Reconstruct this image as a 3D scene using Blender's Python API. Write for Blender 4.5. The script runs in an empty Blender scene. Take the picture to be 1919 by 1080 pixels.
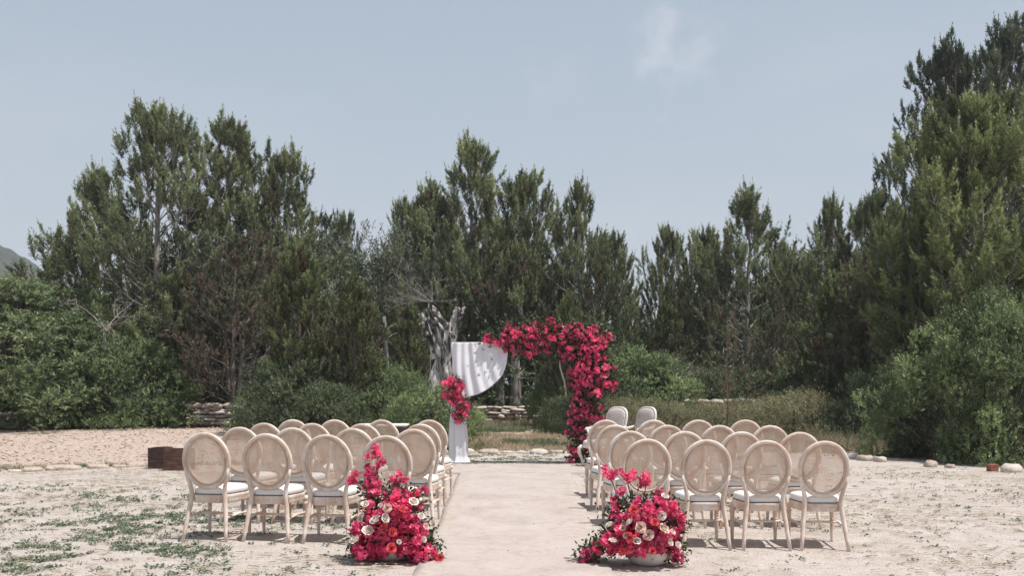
import bpy, math, random
import numpy as np
from mathutils import Vector, Matrix

random.seed(7)
R_ = math.radians
SC = bpy.context.scene
COL = SC.collection

# ------------------------------------------------------------------ camera, sky, sun, exposure
FPX, HOR, CX, CAMZ = 1865.0, 731.0, 959.5, 1.33
cd = bpy.data.cameras.new('camera')
cam = bpy.data.objects.new('camera', cd); COL.objects.link(cam)
cam.location = (0, 0, CAMZ); cam.rotation_euler = (R_(90), 0, 0)
cd.sensor_width = 36; cd.lens = 36 * FPX / 1919
cd.shift_y = (HOR - 540) / 1919
cd.clip_start = .1; cd.clip_end = 3000
cd.dof.use_dof = True; cd.dof.focus_distance = 9.5; cd.dof.aperture_fstop = 4.0
SC.camera = cam

SUN = Vector((.36, -.13, .92)).normalized()
sun_el = math.asin(SUN.z); sun_az = math.atan2(SUN.x, SUN.y)
w = bpy.data.worlds.new('World'); SC.world = w; w.use_nodes = True
nt = w.node_tree; nt.nodes.clear()
def N(nt, t, **k):
    n = nt.nodes.new(t)
    for a, b in k.items():
        if a.startswith('i_'): n.inputs[int(a[2:])].default_value = b
        else: setattr(n, a, b)
    return n
sky = N(nt, 'ShaderNodeTexSky', sky_type='NISHITA'); sky.sun_disc = False
sky.sun_elevation = sun_el; sky.sun_rotation = sun_az
sky.air_density = 1.0; sky.dust_density = 3.0; sky.ozone_density = 1.5
tc = N(nt, 'ShaderNodeTexCoord')
mp = N(nt, 'ShaderNodeMapping'); mp.inputs['Scale'].default_value = (1.2, 1.2, 4.5)
nt.links.new(tc.outputs['Generated'], mp.inputs['Vector'])
ns = N(nt, 'ShaderNodeTexNoise'); ns.inputs['Scale'].default_value = 2.2; ns.inputs['Detail'].default_value = 6
nt.links.new(mp.outputs[0], ns.inputs['Vector'])
# thin veil of high haze over the whole sky
sep = N(nt, 'ShaderNodeSeparateXYZ'); nt.links.new(tc.outputs['Generated'], sep.inputs[0])
vr = N(nt, 'ShaderNodeValToRGB')
vr.color_ramp.elements[0].position = 0.0; vr.color_ramp.elements[0].color = (.645, .695, .765, 1)
vr.color_ramp.elements[1].position = .42; vr.color_ramp.elements[1].color = (.445, .535, .635, 1)
nt.links.new(sep.outputs[2], vr.inputs[0])
vm = N(nt, 'ShaderNodeVectorMath', operation='SCALE'); vm.inputs['Scale'].default_value = 10.0
nt.links.new(vr.outputs[0], vm.inputs[0])
mx = N(nt, 'ShaderNodeMixRGB'); mx.inputs[0].default_value = .82
nt.links.new(sky.outputs[0], mx.inputs[1]); nt.links.new(vm.outputs[0], mx.inputs[2])
# broad faint streaks of cloud
cr = N(nt, 'ShaderNodeValToRGB')
cr.color_ramp.elements[0].position = .45; cr.color_ramp.elements[0].color = (0, 0, 0, 1)
cr.color_ramp.elements[1].position = .8; cr.color_ramp.elements[1].color = (.35, .35, .35, 1)
nt.links.new(ns.outputs[0], cr.inputs[0])
mx2 = N(nt, 'ShaderNodeMixRGB'); mx2.inputs[2].default_value = (6.2, 6.6, 7.3, 1)
nt.links.new(cr.outputs[0], mx2.inputs[0]); nt.links.new(mx.outputs[0], mx2.inputs[1])
# small wisps
last = mx2
for (px, py, rad, amt, sc_) in ((1290, 95, .042, .85, 20), (1225, 80, .030, .7, 24), (1262, 140, .030, .6, 22), (1045, 155, .034, .3, 20), (1195, 66, .022, .3, 18)):
    d = Vector(((px - CX) / FPX, 1, (HOR - py) / FPX)).normalized()
    n2 = N(nt, 'ShaderNodeTexNoise'); n2.inputs['Scale'].default_value = sc_; n2.inputs['Detail'].default_value = 5
    nt.links.new(tc.outputs['Generated'], n2.inputs['Vector'])
    sb = N(nt, 'ShaderNodeVectorMath', operation='SUBTRACT'); sb.inputs[1].default_value = (.5, .5, .5)
    nt.links.new(n2.outputs['Color'], sb.inputs[0])
    scn = N(nt, 'ShaderNodeVectorMath', operation='SCALE'); scn.inputs['Scale'].default_value = rad * 4.5
    nt.links.new(sb.outputs[0], scn.inputs[0])
    ad = N(nt, 'ShaderNodeVectorMath', operation='ADD')
    nt.links.new(tc.outputs['Generated'], ad.inputs[0]); nt.links.new(scn.outputs[0], ad.inputs[1])
    ds = N(nt, 'ShaderNodeVectorMath', operation='DISTANCE'); ds.inputs[1].default_value = d
    nt.links.new(ad.outputs[0], ds.inputs[0])
    mr = N(nt, 'ShaderNodeMapRange', interpolation_type='SMOOTHSTEP')
    mr.inputs[1].default_value = 0; mr.inputs[2].default_value = rad; mr.inputs[3].default_value = amt * .36; mr.inputs[4].default_value = 0
    nt.links.new(ds.outputs['Value'], mr.inputs[0])
    m3 = N(nt, 'ShaderNodeMixRGB'); m3.inputs[2].default_value = (7.2, 7.3, 8.1, 1)
    nt.links.new(mr.outputs[0], m3.inputs[0]); nt.links.new(last.outputs[0], m3.inputs[1]); last = m3
bg = N(nt, 'ShaderNodeBackground'); bg.inputs['Strength'].default_value = .0835
nt.links.new(last.outputs[0], bg.inputs['Color'])
wo = N(nt, 'ShaderNodeOutputWorld'); nt.links.new(bg.outputs[0], wo.inputs['Surface'])

sl = bpy.data.lights.new('sun', 'SUN'); sl.energy = 4.6; sl.angle = R_(.5); sl.color = (1, .955, .90)
so = bpy.data.objects.new('sun', sl); COL.objects.link(so)
so.rotation_euler = SUN.to_track_quat('Z', 'Y').to_euler()
SC.view_settings.view_transform = 'Standard'; SC.view_settings.look = 'None'
SC.view_settings.exposure = 0.28; SC.view_settings.gamma = 1
SC.cycles.max_bounces = 8; SC.cycles.transparent_max_bounces = 16
try: SC.cycles.use_denoising = True
except Exception: pass

# ------------------------------------------------------------------ helpers
def PT(px, py, Y):
    return Vector(((px - CX) / FPX * Y, Y, CAMZ + (HOR - py) / FPX * Y))
def PX(px, Y): return (px - CX) / FPX * Y

def gz(x, y):
    a = np.clip(.013 + .0037 * np.asarray(x, float), 0, .024)
    yy = np.clip(y, 3.0, None)
    z = np.where(yy < 12.5, -a * (12.5 - yy), 0.0)
    z = z + np.where(yy > 21, np.minimum(.04 * (yy - 21), .62), 0)
    return z
def g(x, y): return float(gz(x, y))

def vnoise(x, y, seed=0):
    x = np.asarray(x, float); y = np.asarray(y, float)
    xi = np.floor(x).astype(np.int64); yi = np.floor(y).astype(np.int64); fx = x - xi; fy = y - yi
    def h(a, b):
        n = (a * 374761393 + b * 668265263 + seed * 1274126177) & 0xffffffff
        n = ((n ^ (n >> 13)) * 1274126177) & 0xffffffff
        return ((n ^ (n >> 16)) & 0xffff) / 65535.0
    u = fx * fx * (3 - 2 * fx); v = fy * fy * (3 - 2 * fy)
    return (h(xi, yi) * (1 - u) + h(xi + 1, yi) * u) * (1 - v) + (h(xi, yi + 1) * (1 - u) + h(xi + 1, yi + 1) * u) * v
def fbm(x, y, seed=0, o=4):
    s = 0; a = .5; t = 0
    for i in range(o):
        s = s + a * vnoise(np.asarray(x) * 2 ** i, np.asarray(y) * 2 ** i, seed + i); t += a; a *= .5
    return s / t

def link(o, parent=None):
    COL.objects.link(o)
    if parent is not None: o.parent = parent
    return o
def tag(o, label=None, cat=None, group=None, kind=None):
    if label: o['label'] = label
    if cat: o['category'] = cat
    if group: o['group'] = group
    if kind: o['kind'] = kind
    return o
def empty(name, loc=(0, 0, 0), rz=0, sc=1):
    o = bpy.data.objects.new(name, None); o.empty_display_size = .1; o.location = loc; o.rotation_euler = (0, 0, rz)
    o.scale = (sc, sc, sc) if not hasattr(sc, '__len__') else sc
    return link(o)
def copy_tree(o, parent=None):
    c = o.copy(); link(c, parent)
    for ch in o.children: copy_tree(ch, c)
    return c

class MB:
    def __init__(s): s.v = []; s.f = []; s.m = []; s.mi = 0
    def add(s, vs, fs):
        b = len(s.v); s.v += [tuple(v) for v in vs]
        s.f += [tuple(b + i for i in f) for f in fs]; s.m += [s.mi] * len(fs)
    def box(s, c, d, rz=0, M=None):
        vs = []
        for dx in (-.5, .5):
            for dy in (-.5, .5):
                for dz in (-.5, .5):
                    x, y = dx * d[0], dy * d[1]
                    vs.append(Vector((c[0] + x * math.cos(rz) - y * math.sin(rz), c[1] + x * math.sin(rz) + y * math.cos(rz), c[2] + dz * d[2])))
        if M is not None: vs = [M @ v for v in vs]
        s.add(vs, [(0, 1, 3, 2), (4, 6, 7, 5), (0, 4, 5, 1), (2, 3, 7, 6), (0, 2, 6, 4), (1, 5, 7, 3)])
    def tube(s, pts, rad, n=8, cap=True, flat=None):
        pts = [Vector(p) for p in pts]; k = len(pts)
        if not hasattr(rad, '__len__'): rad = [rad] * k
        base = []; up = Vector((0, 0, 1)); prev = None
        vs = []
        for i, p in enumerate(pts):
            t = (pts[min(i + 1, k - 1)] - pts[max(i - 1, 0)]).normalized()
            if prev is None:
                a = Vector((1, 0, 0)) if abs(t.x) < .9 else Vector((0, 1, 0))
            else: a = prev
            a = (a - t * a.dot(t)).normalized(); b = t.cross(a); prev = a
            for j in range(n):
                th = 2 * math.pi * j / n
                vs.append(p + (a * math.cos(th) + b * math.sin(th) * (flat or 1)) * rad[i])
        fs = [(i * n + j, i * n + (j + 1) % n, (i + 1) * n + (j + 1) % n, (i + 1) * n + j) for i in range(k - 1) for j in range(n)]
        if cap: fs += [tuple(range(n - 1, -1, -1)), tuple((k - 1) * n + j for j in range(n))]
        s.add(vs, fs)
    def loft(s, rings, closed=True, cap=True):
        n = len(rings[0]); vs = [p for r in rings for p in r]; k = len(rings)
        fs = []
        for i in range(k - 1):
            for j in range(n if closed else n - 1):
                fs.append((i * n + j, i * n + (j + 1) % n, (i + 1) * n + (j + 1) % n, (i + 1) * n + j))
        if cap and closed: fs += [tuple(range(n - 1, -1, -1)), tuple((k - 1) * n + j for j in range(n))]
        s.add(vs, fs)
    def mesh(s, name, mats, smooth=True):
        me = bpy.data.meshes.new(name); me.from_pydata(s.v, [], s.f)
        for m in (mats if isinstance(mats, (list, tuple)) else [mats]): me.materials.append(m)
        me.polygons.foreach_set('material_index', s.m)
        if smooth: me.polygons.foreach_set('use_smooth', [True] * len(s.f))
        me.update(); return me
    def build(s, name, mats, parent=None, smooth=True, auto=None):
        me = s.mesh(name, mats, smooth)
        if smooth and auto is not None:
            try: me.set_sharp_from_angle(angle=R_(auto))
            except Exception: pass
        return link(bpy.data.objects.new(name, me), parent)

TRIS = [0]
def npmesh(name, V, F, mats, tone=None, smooth=False, midx=None):
    """V (n,3), F (m,k) constant k"""
    me = bpy.data.meshes.new(name); V = np.ascontiguousarray(V, np.float32); F = np.ascontiguousarray(F, np.int32)
    me.vertices.add(len(V)); me.vertices.foreach_set('co', V.ravel())
    k = F.shape[1]; me.loops.add(F.size); me.loops.foreach_set('vertex_index', F.ravel())
    me.polygons.add(len(F)); me.polygons.foreach_set('loop_start', np.arange(0, F.size, k, dtype=np.int32))
    try: me.polygons.foreach_set('loop_total', np.full(len(F), k, np.int32))
    except Exception: pass
    if smooth: me.polygons.foreach_set('use_smooth', np.ones(len(F), bool))
    if tone is not None:
        a = me.attributes.new('tone', 'FLOAT', 'POINT'); a.data.foreach_set('value', np.ascontiguousarray(tone, np.float32))
    for m in (mats if isinstance(mats, (list, tuple)) else [mats]): me.materials.append(m)
    if midx is not None: me.polygons.foreach_set('material_index', midx)
    me.update(); me.validate()
    TRIS[0] += len(F) * (k - 2)
    return me
def npobj(name, *a, parent=None, **k):
    return link(bpy.data.objects.new(name, npmesh(name, *a, **k)), parent)
def nrm(a): return a / np.maximum(np.linalg.norm(a, axis=-1, keepdims=True), 1e-9)

# ------------------------------------------------------------------ materials
def mat(name):
    m = bpy.data.materials.new(name); m.use_nodes = True; t = m.node_tree; t.nodes.clear()
    o = N(t, 'ShaderNodeOutputMaterial'); return m, t, o
def ramp(t, fac, stops):
    r = N(t, 'ShaderNodeValToRGB'); e = r.color_ramp.elements
    while len(e) < len(stops): e.new(.5)
    for i, (p, c) in enumerate(stops):
        e[i].position = p; e[i].color = tuple(c) + (1,) if len(c) == 3 else c
    t.links.new(fac, r.inputs[0]); return r
def noise(t, vec, scale, detail=4, rough=.55, out=0, dist=0):
    n = N(t, 'ShaderNodeTexNoise'); n.inputs['Scale'].default_value = scale; n.inputs['Detail'].default_value = detail
    n.inputs['Roughness'].default_value = rough; n.inputs['Distortion'].default_value = dist
    t.links.new(vec, n.inputs['Vector']); return n
def bump(t, h, strength, dist):
    b = N(t, 'ShaderNodeBump'); b.inputs['Strength'].default_value = strength; b.inputs['Distance'].default_value = dist
    t.links.new(h, b.inputs['Height']); return b
def mixc(t, fac, a, b, mode='MIX'):
    m = N(t, 'ShaderNodeMixRGB', blend_type=mode)
    for i, x in ((0, fac), (1, a), (2, b)):
        if hasattr(x, 'links') or hasattr(x, 'is_linked'): t.links.new(x, m.inputs[i])
        else: m.inputs[i].default_value = x if i == 0 else (tuple(x) + (1,) if len(x) == 3 else x)
    return m.outputs[0]

def leaf_mat(name, stops, trans=.3, rough=.55, spec=.3, sub=None, objvar=.12):
    m, t, o = mat(name)
    at = N(t, 'ShaderNodeAttribute', attribute_name='tone')
    r = ramp(t, at.outputs['Fac'], stops)
    oi = N(t, 'ShaderNodeObjectInfo')
    hs = N(t, 'ShaderNodeHueSaturation'); hs.inputs['Saturation'].default_value = .96
    mr = N(t, 'ShaderNodeMapRange'); mr.inputs[3].default_value = 1 - objvar; mr.inputs[4].default_value = 1 + objvar
    t.links.new(oi.outputs['Random'], mr.inputs[0]); t.links.new(mr.outputs[0], hs.inputs['Value'])
    t.links.new(r.outputs[0], hs.inputs['Color'])
    p = N(t, 'ShaderNodeBsdfPrincipled'); p.inputs['Roughness'].default_value = rough
    p.inputs['Specular IOR Level'].default_value = spec
    t.links.new(hs.outputs[0], p.inputs['Base Color'])
    tr = N(t, 'ShaderNodeBsdfTranslucent'); t.links.new(hs.outputs[0], tr.inputs['Color'])
    mxs = N(t, 'ShaderNodeMixShader'); mxs.inputs[0].default_value = trans
    t.links.new(p.outputs[0], mxs.inputs[1]); t.links.new(tr.outputs[0], mxs.inputs[2])
    t.links.new(mxs.outputs[0], o.inputs[0]); return m

def plain(name, col, rough=.6, var=.12, scale=8, bmp=.2, bdist=.005, spec=.3, stretch=None, metal=0, col2=None):
    m, t, o = mat(name)
    tcn = N(t, 'ShaderNodeTexCoord'); vec = tcn.outputs['Object']
    if stretch:
        mpn = N(t, 'ShaderNodeMapping'); mpn.inputs['Scale'].default_value = stretch
        t.links.new(vec, mpn.inputs['Vector']); vec = mpn.outputs[0]
    n = noise(t, vec, scale, 6)
    c2 = col2 or tuple(c * (1 - var * 2.2) for c in col)
    r = ramp(t, n.outputs[0], [(.3, c2), (.62, col), (.8, tuple(min(1, c * (1 + var)) for c in col))])
    p = N(t, 'ShaderNodeBsdfPrincipled'); p.inputs['Roughness'].default_value = rough
    p.inputs['Specular IOR Level'].default_value = spec; p.inputs['Metallic'].default_value = metal
    t.links.new(r.outputs[0], p.inputs['Base Color'])
    b = bump(t, n.outputs[0], bmp, bdist); t.links.new(b.outputs[0], p.inputs['Normal'])
    t.links.new(p.outputs[0], o.inputs[0]); return m

M = {}
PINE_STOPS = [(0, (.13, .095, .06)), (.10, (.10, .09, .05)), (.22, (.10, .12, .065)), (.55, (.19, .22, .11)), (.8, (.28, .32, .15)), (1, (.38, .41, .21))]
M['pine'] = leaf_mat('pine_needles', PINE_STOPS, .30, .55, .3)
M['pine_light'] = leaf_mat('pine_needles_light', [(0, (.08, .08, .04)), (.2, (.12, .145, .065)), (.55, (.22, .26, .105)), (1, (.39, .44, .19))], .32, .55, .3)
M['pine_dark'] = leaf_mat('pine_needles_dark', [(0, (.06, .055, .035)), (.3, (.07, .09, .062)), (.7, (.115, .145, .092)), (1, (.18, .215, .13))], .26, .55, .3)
M['juniper'] = leaf_mat('juniper_needles', [(0, (.17, .11, .07)), (.16, (.12, .095, .055)), (.30, (.095, .11, .05)), (.65, (.165, .20, .085)), (1, (.28, .32, .135))], .27, .55, .3)
M['juniper_brown'] = leaf_mat('juniper_brown_needles', [(0, (.20, .145, .10)), (.3, (.18, .145, .10)), (.5, (.13, .135, .08)), (1, (.21, .235, .125))], .27, .55, .3)
M['shrub'] = leaf_mat('mastic_leaves', [(0, (.06, .085, .035)), (.4, (.12, .165, .068)), (.75, (.20, .27, .105)), (1, (.32, .39, .16))], .32, .48, .35)
M['shrub_bright'] = leaf_mat('bright_leaves', [(0, (.06, .085, .038)), (.4, (.125, .165, .075)), (.75, (.20, .26, .115)), (1, (.32, .38, .18))], .34, .48, .35)
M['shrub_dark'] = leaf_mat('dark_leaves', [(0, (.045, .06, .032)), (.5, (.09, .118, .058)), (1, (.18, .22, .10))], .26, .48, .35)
M['dry_shrub'] = leaf_mat('dry_shrub_leaves', [(0, (.22, .17, .10)), (.35, (.21, .20, .10)), (1, (.36, .35, .19))], .3)
M['olive'] = leaf_mat('olive_leaves', [(0, (.05, .055, .035)), (.5, (.11, .125, .085)), (1, (.21, .23, .17))], .2, .5)
M['dead_twig'] = leaf_mat('dead_twigs', [(0, (.12, .085, .065)), (1, (.30, .25, .21))], .1)
M['grass'] = leaf_mat('grass_blades', [(0, (.42, .32, .22)), (.5, (.48, .41, .29)), (.64, (.17, .20, .10)), (1, (.11, .17, .09))], .45)
M['straw'] = leaf_mat('dry_straw', [(0, (.16, .12, .08)), (.25, (.30, .24, .16)), (.5, (.44, .38, .28))], .1)
M['weed'] = leaf_mat('weed_leaves', [(0, (.075, .105, .055)), (.6, (.10, .15, .08)), (1, (.17, .20, .12))], .25)
M['bark'] = plain('pine_bark', (.24, .20, .17), .9, .3, 9, .8, .03, stretch=(1, 1, .35))
M['bark_grey'] = plain('grey_bark', (.33, .30, .27), .9, .3, 9, .8, .03, stretch=(1, 1, .35))
M['bark_red'] = plain('reddish_bark', (.24, .15, .11), .9, .3, 12, .6, .02)
M['bark_dark'] = plain('dark_stems', (.10, .085, .07), .9, .3, 9, .8, .03)
M['stone'] = plain('limestone', (.48, .40, .34), .9, .18, 5, .7, .03, col2=(.34, .26, .20))
M['stone_pale'] = plain('pale_limestone', (.56, .50, .45), .9, .15, 6, .7, .02, col2=(.44, .37, .31))
M['brick'] = plain('old_brick', (.33, .12, .085), .9, .25, 14, .6, .01)
M['rust'] = plain('weathered_brown_wood', (.13, .062, .045), .75, .4, 6, .5, .01, stretch=(1, 1, 2.5), col2=(.035, .022, .02))
M['rust_dark'] = plain('weathered_dark_wood', (.075, .042, .036), .75, .4, 6, .5, .01, stretch=(1, 1, 2.5), col2=(.022, .016, .016))
M['white_paint'] = plain('aged_white_paint', (.74, .69, .64), .5, .07, 20, .1, .003)
M['table_white'] = plain('white_tabletop', (.78, .74, .70), .5, .05, 10, .05, .002)
M['dark_wood'] = plain('dark_stained_wood', (.10, .06, .045), .6, .3, 10, .2, .003)
M['ceramic'] = plain('matt_white_ceramic', (.72, .66, .62), .45, .05, 6, .05, .002)
M['uphol'] = plain('patterned_grey_upholstery', (.60, .54, .50), .9, .12, 38, .3, .004, col2=(.38, .33, .31))
M['bougain'] = leaf_mat('bougainvillea_bracts', [(0, (.48, .014, .09)), (.35, (.80, .055, .20)), (.7, (.90, .14, .31)), (1, (.93, .32, .47))], .42, .55, .3, objvar=.26)
M['rose_white'] = leaf_mat('white_petals', [(0, (.62, .44, .33)), (.6, (.76, .67, .58)), (1, (.82, .77, .70))], .25, .6, .2, objvar=.04)
M['rose_blush'] = leaf_mat('blush_petals', [(0, (.66, .37, .29)), (1, (.82, .64, .55))], .25, .6, .2, objvar=.05)
M['rose_coral'] = leaf_mat('coral_petals', [(0, (.62, .02, .035)), (1, (.82, .11, .12))], .3, .6, .2, objvar=.08)
M['flower_leaf'] = leaf_mat('garland_leaves', [(0, (.020, .035, .014)), (.6, (.045, .075, .028)), (1, (.12, .17, .07))], .25, .45, .4)

def wood_mat(name, c1, c2, c3):
    m, t, o = mat(name)
    tcn = N(t, 'ShaderNodeTexCoord'); oi = N(t, 'ShaderNodeObjectInfo')
    ad = N(t, 'ShaderNodeVectorMath', operation='ADD'); t.links.new(tcn.outputs['Object'], ad.inputs[0])
    sc = N(t, 'ShaderNodeVectorMath', operation='SCALE'); sc.inputs['Scale'].default_value = 37
    cmb = N(t, 'ShaderNodeCombineXYZ'); t.links.new(oi.outputs['Random'], cmb.inputs[0]); t.links.new(oi.outputs['Random'], cmb.inputs[2])
    t.links.new(cmb.outputs[0], sc.inputs[0]); t.links.new(sc.outputs[0], ad.inputs[1])
    n1 = noise(t, ad.outputs[0], 7, 5, .6)
    mpn = N(t, 'ShaderNodeMapping'); mpn.inputs['Scale'].default_value = (60, 60, 9); t.links.new(ad.outputs[0], mpn.inputs['Vector'])
    n2 = noise(t, mpn.outputs[0], 1.0, 4, .6)
    a = ramp(t, n1.outputs[0], [(.34, c1), (.52, c2), (.68, c3)])
    b = ramp(t, n2.outputs[0], [(.35, (.74, .74, .74)), (.6, (1, 1, 1))])
    c = mixc(t, .55, a.outputs[0], b.outputs[0], 'MULTIPLY')
    p = N(t, 'ShaderNodeBsdfPrincipled'); p.inputs['Roughness'].default_value = .6; p.inputs['Specular IOR Level'].default_value = .25
    t.links.new(c, p.inputs['Base Color'])
    bb = bump(t, n2.outputs[0], .25, .002); t.links.new(bb.outputs[0], p.inputs['Normal'])
    t.links.new(p.outputs[0], o.inputs[0]); return m
M['wood'] = wood_mat('whitewashed_wood', (.60, .44, .34), (.72, .595, .51), (.81, .735, .69))
M['rim'] = wood_mat('whitewashed_wood_inner_rim', (.52, .34, .23), (.62, .47, .37), (.73, .61, .53))
def cane_mat():
    m, t, o = mat('woven_cane')
    tcn = N(t, 'ShaderNodeTexCoord'); n1 = noise(t, tcn.outputs['Object'], 9, 4)
    a = ramp(t, n1.outputs[0], [(.35, (.74, .54, .41)), (.55, (.82, .69, .58)), (.75, (.87, .79, .72))])
    d = N(t, 'ShaderNodeBsdfPrincipled'); d.inputs['Roughness'].default_value = .6; t.links.new(a.outputs[0], d.inputs['Base Color'])
    tr = N(t, 'ShaderNodeBsdfTranslucent'); t.links.new(a.outputs[0], tr.inputs['Color'])
    ms = N(t, 'ShaderNodeMixShader'); ms.inputs[0].default_value = .42
    t.links.new(d.outputs[0], ms.inputs[1]); t.links.new(tr.outputs[0], ms.inputs[2]); t.links.new(ms.outputs[0], o.inputs[0]); return m
M['cane'] = cane_mat()
def cloth_mat(name, col, trans, scale=900, weave=.1, alpha=0):
    m, t, o = mat(name)
    tcn = N(t, 'ShaderNodeTexCoord'); n1 = noise(t, tcn.outputs['Object'], 6, 4)
    a = ramp(t, n1.outputs[0], [(.3, tuple(c * .94 for c in col)), (.7, col)])
    d = N(t, 'ShaderNodeBsdfPrincipled'); d.inputs['Roughness'].default_value = .85; d.inputs['Specular IOR Level'].default_value = .1
    t.links.new(a.outputs[0], d.inputs['Base Color'])
    n2 = noise(t, tcn.outputs['Object'], 25, 3); b = bump(t, n2.outputs[0], weave, .01); t.links.new(b.outputs[0], d.inputs['Normal'])
    tr = N(t, 'ShaderNodeBsdfTranslucent'); t.links.new(a.outputs[0], tr.inputs['Color'])
    ms = N(t, 'ShaderNodeMixShader'); ms.inputs[0].default_value = trans
    t.links.new(d.outputs[0], ms.inputs[1]); t.links.new(tr.outputs[0], ms.inputs[2]); out = ms
    if alpha:
        tp = N(t, 'ShaderNodeBsdfTransparent'); m2 = N(t, 'ShaderNodeMixShader'); m2.inputs[0].default_value = alpha
        t.links.new(ms.outputs[0], m2.inputs[1]); t.links.new(tp.outputs[0], m2.inputs[2]); out = m2
    t.links.new(out.outputs[0], o.inputs[0]); return m
M['cushion'] = cloth_mat('white_cushion_cotton', (.78, .76, .74), .0, weave=.35)
M['piping'] = plain('dark_cushion_piping', (.12, .09, .08), .8, .1, 10, .1, .001)
M['chiffon'] = cloth_mat('white_chiffon', (.80, .79, .82), .16, alpha=.02)

def ground_mat():
    m, t, o = mat('sandy_ground')
    tcn = N(t, 'ShaderNodeTexCoord'); v = tcn.outputs['Object']
    def attr(n): return N(t, 'ShaderNodeAttribute', attribute_name=n).outputs['Fac']
    big = noise(t, v, .55, 6, .6); mid = noise(t, v, 3.2, 6, .65, dist=.6); fine = noise(t, v, 26, 5, .7)
    sand = ramp(t, mid.outputs[0], [(.22, (.33, .27, .225)), (.40, (.46, .405, .365)), (.60, (.535, .482, .45)), (.8, (.575, .53, .505))]).outputs[0]
    # dry thatch, streaked
    mps = N(t, 'ShaderNodeMapping'); mps.inputs['Scale'].default_value = (1.2, 4.2, 1); mps.inputs['Rotation'].default_value = (0, 0, .12)
    t.links.new(v, mps.inputs['Vector'])
    st = noise(t, mps.outputs[0], 2.0, 7, .72, dist=.8)
    thm = N(t, 'ShaderNodeMath', operation='MULTIPLY'); t.links.new(attr('thatch'), thm.inputs[0])
    rr = ramp(t, st.outputs[0], [(.48, (0, 0, 0)), (.68, (.8, .8, .8))]); t.links.new(rr.outputs[0], thm.inputs[1])
    thc = ramp(t, fine.outputs[0], [(.3, (.20, .15, .105)), (.6, (.36, .295, .225))]).outputs[0]
    c = mixc(t, thm.outputs[0], sand, thc)
    # gravelly, pinker earth
    vor = N(t, 'ShaderNodeTexVoronoi'); vor.inputs['Scale'].default_value = 16; t.links.new(v, vor.inputs['Vector'])
    gr = ramp(t, vor.outputs['Color'], [(.0, (.34, .25, .20)), (.5, (.50, .40, .34)), (1, (.60, .51, .45))]).outputs[0]
    c = mixc(t, attr('gravel'), c, gr)
    dry = ramp(t, mid.outputs[0], [(.3, (.26, .20, .13)), (.6, (.40, .31, .22)), (.8, (.48, .40, .31))]).outputs[0]
    dm = N(t, 'ShaderNodeMath', operation='MULTIPLY'); t.links.new(attr('dry'), dm.inputs[0])
    dr = ramp(t, big.outputs[0], [(.3, (.6, .6, .6)), (.55, (1, 1, 1))]); t.links.new(dr.outputs[0], dm.inputs[1])
    c = mixc(t, dm.outputs[0], c, dry)
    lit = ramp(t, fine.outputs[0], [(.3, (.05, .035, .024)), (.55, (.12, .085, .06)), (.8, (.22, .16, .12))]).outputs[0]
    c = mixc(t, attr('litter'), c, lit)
    sp = N(t, 'ShaderNodeTexNoise'); sp.inputs['Scale'].default_value = 60; sp.inputs['Detail'].default_value = 2; t.links.new(v, sp.inputs['Vector'])
    spr = ramp(t, sp.outputs[0], [(.35, (.38, .35, .31)), (.42, (1, 1, 1))])
    c = mixc(t, .8, c, spr.outputs[0], 'MULTIPLY')
    c = mixc(t, 1.0, c, (.915, .90, .895), 'MULTIPLY')
    p = N(t, 'ShaderNodeBsdfPrincipled'); p.inputs['Roughness'].default_value = .95; p.inputs['Specular IOR Level'].default_value = .1
    t.links.new(c, p.inputs['Base Color'])
    hm = N(t, 'ShaderNodeMath', operation='ADD'); t.links.new(fine.outputs[0], hm.inputs[0]); t.links.new(mid.outputs[0], hm.inputs[1])
    b = bump(t, hm.outputs[0], .65, .03); t.links.new(b.outputs[0], p.inputs['Normal'])
    t.links.new(p.outputs[0], o.inputs[0]); return m
M['ground'] = ground_mat()
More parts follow.
